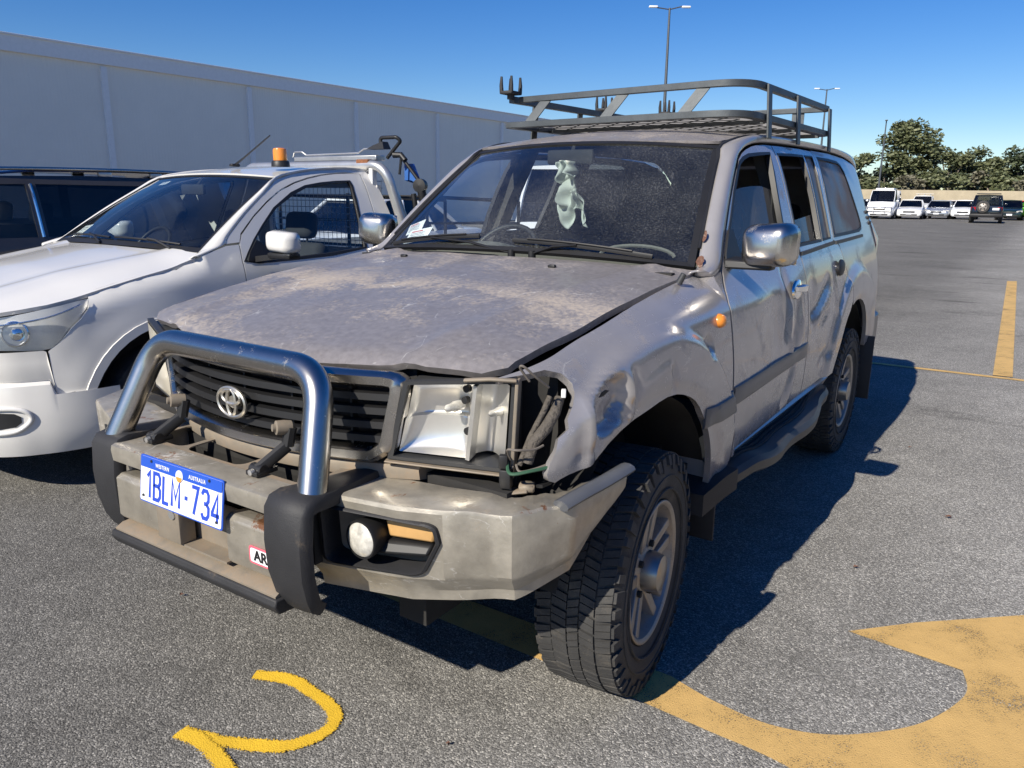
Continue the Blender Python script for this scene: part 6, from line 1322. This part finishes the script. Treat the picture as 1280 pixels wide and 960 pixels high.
# ================================================================== generic cars (dark blue wagon + far rows)
def car(name, label, cat, loc, rz, L=4.5, W=1.80, Hh=1.45, paint='white_paint', kind='sedan', group=None, glassm='tint', belt=None, detail=True, extra=None):
    t = thing(name, label, cat, (loc[0], loc[1], 0), rz, group)
    hl_, r0_ = L/2, .31 if kind != '4wd' else .36
    cl_ = .22 if kind != '4wd' else .38; bz = belt or Hh*.63
    # station tables: front at -y.  (y fraction, top z of lower body, half width)
    if kind in ('sedan', 'hatch'): hood_f, ws0, ws1, rw0, rw1, tail = -.98, -.46, -.16, .34 if kind == 'sedan' else .60, .66 if kind == 'sedan' else .92, .99
    elif kind == 'van': hood_f, ws0, ws1, rw0, rw1, tail = -.98, -.66, -.42, .93, .98, 1.0
    elif kind == 'ute': hood_f, ws0, ws1, rw0, rw1, tail = -.98, -.48, -.26, .10, .16, 1.0
    else: hood_f, ws0, ws1, rw0, rw1, tail = -.97, -.44, -.26, .84, .94, .98
    fz = Hh*.47 if kind != 'van' else Hh*.42
    def sec(yf, top, hw, bot):
        y = yf*hl_; hw *= W/2
        return [Vector((s_*a, y, z)) for s_, a, z in ((-1, hw*.86, bot), (-1, hw*.97, bot+.08), (-1, hw*1.0, bot+(top-bot)*.45), (-1, hw*.985, top-.12), (-1, hw*.93, top-.02), (-1, hw*.80, top+.012), (0, 0, top+.035), (1, hw*.80, top+.012), (1, hw*.93, top-.02), (1, hw*.985, top-.12), (1, hw*1.0, bot+(top-bot)*.45), (1, hw*.97, bot+.08), (1, hw*.86, bot))]
    st = [(-1.0, fz*.82, .80, cl_+.04), (-.975, fz*.95, .90, cl_), (-.90, fz+.03, .97, cl_), (-.75, fz+.10, .99, cl_), (ws0-.02, bz-.03, 1.0, cl_), (ws0+.1, bz, 1.0, cl_), (0, bz+.01, 1.0, cl_), (rw1-.05, bz+.03, 1.0, cl_), (.90, bz-.0, .98, cl_), (.975, bz-.06, .93, cl_), (1.0, bz*.72, .86, cl_+.06)]
    mb = MB(); mb.loft([sec(*s_) for s_ in st], True, True); bd = mb.build('body', paint, t, smooth=45)
    # cabin
    def cab(yf, z, hw): return [Vector((-hw*W/2, yf*hl_, z)), Vector((hw*W/2, yf*hl_, z))]
    rt = Hh; hw0, hw1 = .93, .72 if kind != 'van' else .80
    if kind in ('4wd',): hw1 = .78
    bot = [(ws0, bz-.03, hw0*.92), (ws0+.14, bz-.01, hw0), (rw1-.1, bz+.0, hw0), (rw1, bz-.01, hw0*.92)]
    top = [(ws1, rt-.06, hw1), (ws1+.12, rt-.02, hw1), (rw0-.06, rt-.02, hw1), (rw0, rt-.05, hw1*.96)]
    rings = []
    for f in (0, .5, 1):
        ring = []
        pts = [(a[0]+(b[0]-a[0])*f, a[1]+(b[1]-a[1])*f, a[2]+(b[2]-a[2])*f+.02*sin(pi*f)) for a, b in zip(bot, top)]
        ring = [Vector((-p[2]*W/2, p[0]*hl_, p[1])) for p in pts] + [Vector((p[2]*W/2, p[0]*hl_, p[1])) for p in pts[::-1]]; rings.append(ring)
    mb = MB(); mb.loft(rings, True, True); mb.build('glasshouse', glassm, t, smooth=30)
    mb = MB(); mb.loft([[Vector((s_*hw1*W/2*k, y*hl_, z)) for s_, k, z in ((-1, 1.0, rt-.06), (-1, .96, rt-.015), (0, 0, rt+.012), (1, .96, rt-.015), (1, 1.0, rt-.06))] for y in (ws1-.01, ws1+.1, (ws1+rw0)/2, rw0-.05, rw0+.01)], True, True); mb.build('roof', paint, t, smooth=45)
    mb = MB()
    for s_ in (-1, 1):
        e = .012
        for a, b, w_ in ((bot[0], top[0], .05), (bot[3], top[3], .07)):
            pa = Vector((s_*(a[2]*W/2+e), a[0]*hl_, a[1])); pb = Vector((s_*(b[2]*W/2+e), b[0]*hl_, b[1])); mb.tube([pa, pa.lerp(pb, .5)+Vector((s_*.02, 0, 0)), pb], w_*.6, 6)
        for fr in (.36, .68):
            if kind == 'ute': continue
            ya = bot[0][0]+(bot[3][0]-bot[0][0])*fr; yb = top[0][0]+(top[3][0]-top[0][0])*fr
            pa = Vector((s_*(hw0*W/2+.004), ya*hl_, bz)); pb = Vector((s_*(hw1*W/2+.006), yb*hl_, rt-.03)); mb.tube([pa, pa.lerp(pb, .5)+Vector((s_*.02, 0, 0)), pb], .03, 6)
    mb.build('pillars', paint, t, smooth=60)
    # lamps, grille, plates
    for s_ in (-1, 1):
        mb = MB(); mb.hexa([Vector((s_*x*W/2, y*hl_, z)) for x, y, z in ((.52, -1.004, fz*.80), (.90, -.965, fz*.82), (.90, -.93, fz*.82), (.52, -.95, fz*.80), (.50, -.995, fz*.80+.13), (.93, -.945, fz*.84+.15), (.90, -.92, fz*.84+.15), (.50, -.95, fz*.80+.13))]); mb.build('headlight', 'foglens', t, bevel=.01)
        mb = MB(); mb.hexa([Vector((s_*x*W/2, y*hl_, z)) for x, y, z in ((.66, 1.002, bz*.70), (.93, .97, bz*.70), (.90, .93, bz*.70), (.66, .95, bz*.70), (.66, 1.0, bz*.90), (.95, .965, bz*.90), (.90, .93, bz*.90), (.66, .95, bz*.90))]); mb.build('tail_lamp', 'redlens', t)
        mb = MB(); mb.box((s_*(W/2+.09), (ws0+.10)*hl_, bz+.07), (.17, .10, .12), None, .03); mb.build('side_mirror', paint, t)
    mb = MB(); mb.box((0, -1.0*hl_-.003, fz*.80), (W*.44, .03, .12), None, .01); mb.box((0, -1.0*hl_+.005, cl_+.11), (W*.62, .03, .10), None, .01); mb.build('grille', 'black', t)
    mb = MB(); mb.box((0, -1.0*hl_-.012, cl_+.20), (.37, .012, .12)); mb.build('front_plate', 'plate_white', t)
    yw = (-.62, .60) if kind != 'ute' else (-.62, .62)
    for y in yw:
        for s_ in (-1, 1):
            mb = MB(); n = 24; cx = s_*(W/2-.10); mb.m('black')
            mb.loft([[Vector((cx+s_*x, y*hl_+r_*cos(2*pi*k/n), r0_+r_*sin(2*pi*k/n))) for k in range(n)] for r_, x in ((r0_+.05, .095), (r0_+.06, .106), (r0_+.02, .108), (r0_*.5, .100))], True, False)
            mb.m('tyre'); mb.loft([[Vector((cx+s_*x, y*hl_+r_*cos(2*pi*k/n), r0_+r_*sin(2*pi*k/n))) for k in range(n)] for r_, x in ((r0_*.62, -.10), (r0_, -.09), (r0_, .10), (r0_*.66, .122))], True, True)
            mb.m('alloy'); mb.loft([[Vector((cx+s_*x, y*hl_+r_*cos(2*pi*k/n), r0_+r_*sin(2*pi*k/n))) for k in range(n)] for r_, x in ((r0_*.66, .120), (r0_*.60, .105), (r0_*.2, .118), (.001, .12))], True, False)
            mb.build('wheel', None, t, smooth=40)
    if extra: extra(t, hl_, W, Hh, bz, cl_)
    return t
def spare(t, hl_, W, Hh, bz, cl_):
    mb = MB(); n = 28; c = Vector((.22, hl_+.14, bz*.92)); mb.m('tyre'); mb.loft([[c+Vector((r_*cos(2*pi*k/n), x, r_*sin(2*pi*k/n))) for k in range(n)] for r_, x in ((.24, -.11), (.37, -.10), (.385, 0), (.37, .10), (.25, .12))], True, False)
    mb.m('alloy'); mb.loft([[c+Vector((r_*cos(2*pi*k/n), x, r_*sin(2*pi*k/n))) for k in range(n)] for r_, x in ((.25, .11), (.22, .07), (.07, .10), (.001, .11))], True, False)
    mb.m('black')
    for k in range(5):
        a = 2*pi*k/5+.3; mb.tube([c+Vector((.12*cos(a), .095, .12*sin(a))), c+Vector((.20*cos(a), .082, .20*sin(a)))], .035, 6)
    mb.build('spare_wheel', None, t, smooth=40)
    mb = MB(); mb.box((0, hl_+.02, cl_+.12), (W*1.0, .22, .20), None, .03); mb.build('rear_bumper', 'black', t)
    mb = MB(); mb.box((-.52, hl_+.03, bz*.80), (.38, .02, .14)); mb.build('rear_plate', 'plate_white', t)
    mb = MB(); mb.box((0, .2*hl_, Hh+.07), (W*.74, hl_*1.1, .05), None, .02); mb.build('roof_rack', 'black', t)
    mb = MB(); mb.loft([[Vector((x*W/2, y, z)) for x, z in ((-.70, bz+.04), (.70, bz+.04), (.62, Hh-.10), (-.62, Hh-.10))] for y in (hl_*.955, hl_*.96)]); mb.build('rear_window', 'uteglass', t)
def pod(t, hl_, W, Hh, bz, cl_):
    mb = MB(); mb.box((0, .15*hl_, Hh+.06), (W*.66, hl_*.9, .16), None, .06); mb.build('roof_pod', 'white_paint', t)
    mb = MB(); 
    for z in (.62, .95): mb.tube([(-W*.42, -hl_-.10, z), (W*.42, -hl_-.10, z)], .03, 8)
    for x in (-.42, -.2, .2, .42): mb.tube([(W*x, -hl_-.10, .50), (W*x, -hl_-.10, .98)], .025, 8)
    mb.build('bull_bar', 'galv', t)
def bars(t, hl_, W, Hh, bz, cl_):
    mb = MB()
    for x in (-.5, 0, .5): mb.box((x, 0, Hh+.12), (.05, .9, .05)); mb.box((x, -.3, Hh+.06), (.05, .05, .12))
    for y in (-.4, .4): mb.tube([(-.7, y, Hh+.15), (.7, y, Hh+.15)], .02, 6)
    mb.build('roof_rack', 'galv', t)
def rails(t, hl_, W, Hh, bz, cl_):
    for s_ in (1, -1):
        mb = MB(); x = s_*.63; mb.tube(smoothpts([(x, -.12*hl_-.30, Hh-.035), (x, -.12*hl_, Hh+.035), (x, .25*hl_, Hh+.048), (x, .75*hl_, Hh+.035), (x, .80*hl_, Hh-.02)], 5), .018, 8, flat=(.9, 1.2)); mb.build('roof_rail', 'chrome', t, smooth=60)
        for y in (-.05, .30, .66): mb = MB(); mb.box((x, y*hl_, Hh+.015), (.03, .10, .05), None, .01); mb.build('rail_foot', 'galv', t)
mk('carwhite', (.74, .75, .76), .25, 0, .6, var=.02); mk('silverpaint', (.42, .45, .49), .28, .6, .5, var=.03); mk('blackpaint', (.010, .012, .016), .15, 0, .8)
mk('darkgreen', (.012, .025, .022), .2, 0, .8); mk('redpaint', (.45, .015, .015), .22, 0, .7); mk('greenpaint', (.12, .42, .03), .3, 0, .6); mk('bluepaint', (.01, .03, .16), .25, 0, .6); mk('greyblue', (.10, .12, .16), .3, .4, .5)
mk('pinkwhite', (.72, .66, .64), .3, 0, .5)
# dark blue wagon beyond the utility truck
XS = -5.75
t = thing('station_wagon', 'dark navy blue wagon with silver roof rails parked beyond the white utility truck', 'station wagon', (XS, 1.2, 0))
PR3 = [(.25, .86), (.45, .92), (.7, .935), (.95, .93), (1.08, .905), (1.15, .875), (1.3, .84), (1.5, .785), (1.58, .75), (1.62, .72), (1.68, .66)]
def S3(y, z): x = lsm(z, PR3); x -= .05*max(0, -(y+.6))**2; return x
def SF3(m, o=0): return lambda y, z: Vector((XS+m*(S3(y, z)+o), y, z))
for m_ in (1, -1):
    wins = [[(-.10, 1.155), (.30, 1.37), (.62, 1.520), (.80, 1.56), (1.02, 1.565), (1.02, 1.150)], [(1.10, 1.150), (1.10, 1.566), (2.02, 1.560), (2.10, 1.16)], [(2.18, 1.165), (2.11, 1.558), (2.85, 1.53), (3.05, 1.40), (3.05, 1.20)]]
    bdy = [(-1.25, .30), (-1.3, .75), (-1.15, .92), (-.6, 1.02), (-.22, 1.10), (.1, 1.30), (.40, 1.47), (.62, 1.575), (.85, 1.625), (1.6, 1.640), (2.6, 1.620), (3.1, 1.56), (3.35, 1.30), (3.45, 1.0), (3.45, .40), (2.95, .32)] + arc(2.55, .34, .40, 8, 172, 12) + [(2.0, .28), (.2, .28)] + arc(-.25, .34, .40, 8, 172, 12)
    bd = panel('body_side', bdy, wins, SF3(m_), 'wagon_side', t, .06, .02, OUT[m_])
    for w_ in wins: panel('side_window', w_, [], SF3(m_, -.006), 'tint' if w_ is not wins[0] else 'uteglass', bd, .12, 0, OUT[m_])
    for y in (1.06,): mb = MB(); mb.tube([Vector((XS+m_*(S3(y, z)+.004), y, z)) for z in frange(1.15, 1.565, 7)], .012, 6); mb.build('chrome_pillar_strip', 'chrome_clean', bd)
    for y in (-.25, 2.55): make_wheel(t, Vector((XS+m_*.80, y, .34)), m_, Rt=.34, wt=.22, Rr=.20, lugs=False)
    mb = MB(); P = smoothpts([Vector((XS+m_*.70, y, z)) for y, z in ((.55, 1.600), (.75, 1.665), (1.0, 1.684), (1.9, 1.692), (2.7, 1.675), (2.9, 1.63))], 5); mb.tube(P, .015, 8); mb.build('roof_rail', 'chrome', t, smooth=60)
    for y in (.72, 1.72, 2.2): mb = MB(); mb.box((XS+m_*.685, y, 1.655), (.03, .12, .05), None, .01); mb.build('rail_foot', 'galv', t)
mb = MB(); mb.loft([[Vector((XS+x, y, z+.022*(1-(x/.70)**2))) for x in frange(-.70, .70, 9)] for y, z in ((.50, 1.575), (.70, 1.625), (1.1, 1.665), (1.9, 1.680), (2.7, 1.665), (3.1, 1.60), (3.3, 1.40))], False, False); mb.build('roof', 'blue_paint', t, smooth=60, solid=.01)
mb = MB(); mb.loft([[Vector((XS+x*k, y, z)) for x in frange(-1, 1, 7)] for y, z, k in ((-.28, 1.10, .80), (.12, 1.34, .72), (.50, 1.575, .64))], False, False); mb.build('windscreen', 'uteglass', t, smooth=60)
mb = MB(); mb.loft([[Vector((XS+x*k, y+.10*x*x, z+.03*(1-x*x))) for x in frange(-1, 1, 9)] for y, z, k in ((-1.45, .55, .80), (-1.38, .85, .84), (-1.0, .97, .87), (-.3, 1.08, .86))], False, False); mb.build('bonnet', 'blue_paint', t, smooth=60, solid=.01)
mb = MB(); mb.box((XS, 3.40, .85), (1.66, .06, 1.0), None, .02); mb.box((XS, -1.40, .45), (1.6, .12, .35), None, .04); mb.build('bumper_panel', 'blue_paint', t)
mb = MB(); mb.box((XS, 1.1, .40), (1.5, 4.2, .3)); mb.box((XS, 1.5, 1.0), (1.4, 3.2, .5)); mb.build('cabin_interior', 'black', t)
seat(XS-.36, .95, t, 'seatgrey', hz=.45); seat(XS+.36, .95, t, 'seatgrey', hz=.45)
mb = MB(); mb.box((XS+.2, .45, 1.725), (.04, .16, .02), None, .006); mb.tube([(XS+.2, .45, 1.73), (XS+.2, .36, 1.75)], .008, 6); mb.tube([(XS+.2, .45, 1.66), (XS+.2, .45, 1.72)], .012, 6); mb.build('roof_aerial', 'black', t)
reframe(t)
# a spiky far row -------------------------------------------------
G = 'cars parked in the far row'
car('parked_car', 'dark grey blue hatchback partly hidden by the silver wagon in the far row', 'car', (-10.9, 68.6), 0, 4.3, 1.75, 1.45, 'greyblue', 'hatch', G)
car('delivery_van', 'large white van with bull bar and roof pod in the far row', 'van', (-8.95, 65.4), R(2), 5.0, 1.95, 2.15, 'carwhite', 'van', G, belt=1.28, extra=pod)
car('parked_car', 'white sedan just right of the large white van in the far row', 'car', (-7.2, 66.8), R(4), 4.8, 1.85, 1.45, 'carwhite', 'sedan', G)
car('parked_truck', 'white utility truck with roof racks behind the white sedan', 'utility truck', (-7.9, 79.5), 0, 5.1, 1.85, 1.80, 'carwhite', 'ute', G, extra=bars)
car('parked_car', 'silver sedan right of the white sedan in the far row', 'car', (-5.5, 69.6), 0, 4.7, 1.82, 1.42, 'silverpaint', 'sedan', G)
car('parked_car', 'pale pinkish white car behind the gap in the far row', 'car', (-5.6, 80.5), R(-30), 4.4, 1.75, 1.42, 'pinkwhite', 'sedan', G)
car('parked_car', 'white hatchback beside the black off roader in the far row', 'car', (-3.75, 69.6), 0, 4.1, 1.72, 1.46, 'carwhite', 'hatch', G)
car('off_road_wagon', 'black off road wagon seen from behind with spare wheel on its tailgate', 'off-road car', (-1.72, 60.2), pi+R(2), 4.4, 1.85, 1.82, 'blackpaint', '4wd', G, belt=1.15, extra=spare)
car('parked_car', 'dark green car right of the black off roader', 'car', (-.80, 70.6), R(2), 4.6, 1.8, 1.50, 'darkgreen', 'hatch', G)
car('parked_car', 'red car behind the dark green car', 'car', (-.55, 83.5), R(8), 4.5, 1.8, 1.45, 'redpaint', 'sedan', G)
car('parked_car', 'small blue car between the dark green car and the red car', 'car', (-.55, 77.0), R(4), 4.0, 1.7, 1.25, 'bluepaint', 'hatch', G)
car('parked_car', 'bright green car cut by the right edge of the picture', 'car', (.95, 69.5), R(12), 4.3, 1.8, 1.35, 'greenpaint', 'hatch', G)
car('parked_car', 'white sedan farthest left behind the dark grey blue hatchback', 'car', (-11.2, 80.5), 0, 4.6, 1.8, 1.45, 'carwhite', 'sedan', G)
# vehicles seen through the glass
G2 = 'vehicles parked in the row behind'
car('delivery_van', 'white van seen through the windscreen and cabin of the silver wagon', 'van', (-4.3, 9.2), R(20), 4.9, 1.9, 1.95, 'carwhite', 'van', G2, belt=1.15)
car('parked_car', 'dark hatchback seen through the windscreen of the silver wagon', 'car', (-2.2, 10.2), R(0), 4.3, 1.75, 1.45, 'greyblue', 'hatch', G2)
car('parked_car', 'white sedan seen through the cab window of the white utility truck', 'car', (-7.6, 7.6), R(0), 4.5, 1.8, 1.45, 'carwhite', 'sedan', G2)

for i, (x, y, s_, a) in enumerate(((1.62, 2.05, .02, .3), (1.35, 1.22, .014, 1.2), (2.05, 2.9, .016, 2.2), (1.30, 3.15, .012, .9), (-.75, -.55, .012, 1.9), (.62, -.62, .009, .4))):
    mb = MB(); pts = [(x+cos(a+t)*s_*(1 if k % 2 else .45), y+sin(a+t)*s_*.6, .008+.004*(k % 3)) for k, t in enumerate(frange(0, 5.4, 7))]; mb.prism(pts, (0, 0, .0012))
    tag(mb.build('dry_leaf', 'rust_flake', smooth=None), 'tiny dry brown leaf scrap lying on the asphalt', 'leaf', 'leaf scraps on the asphalt')
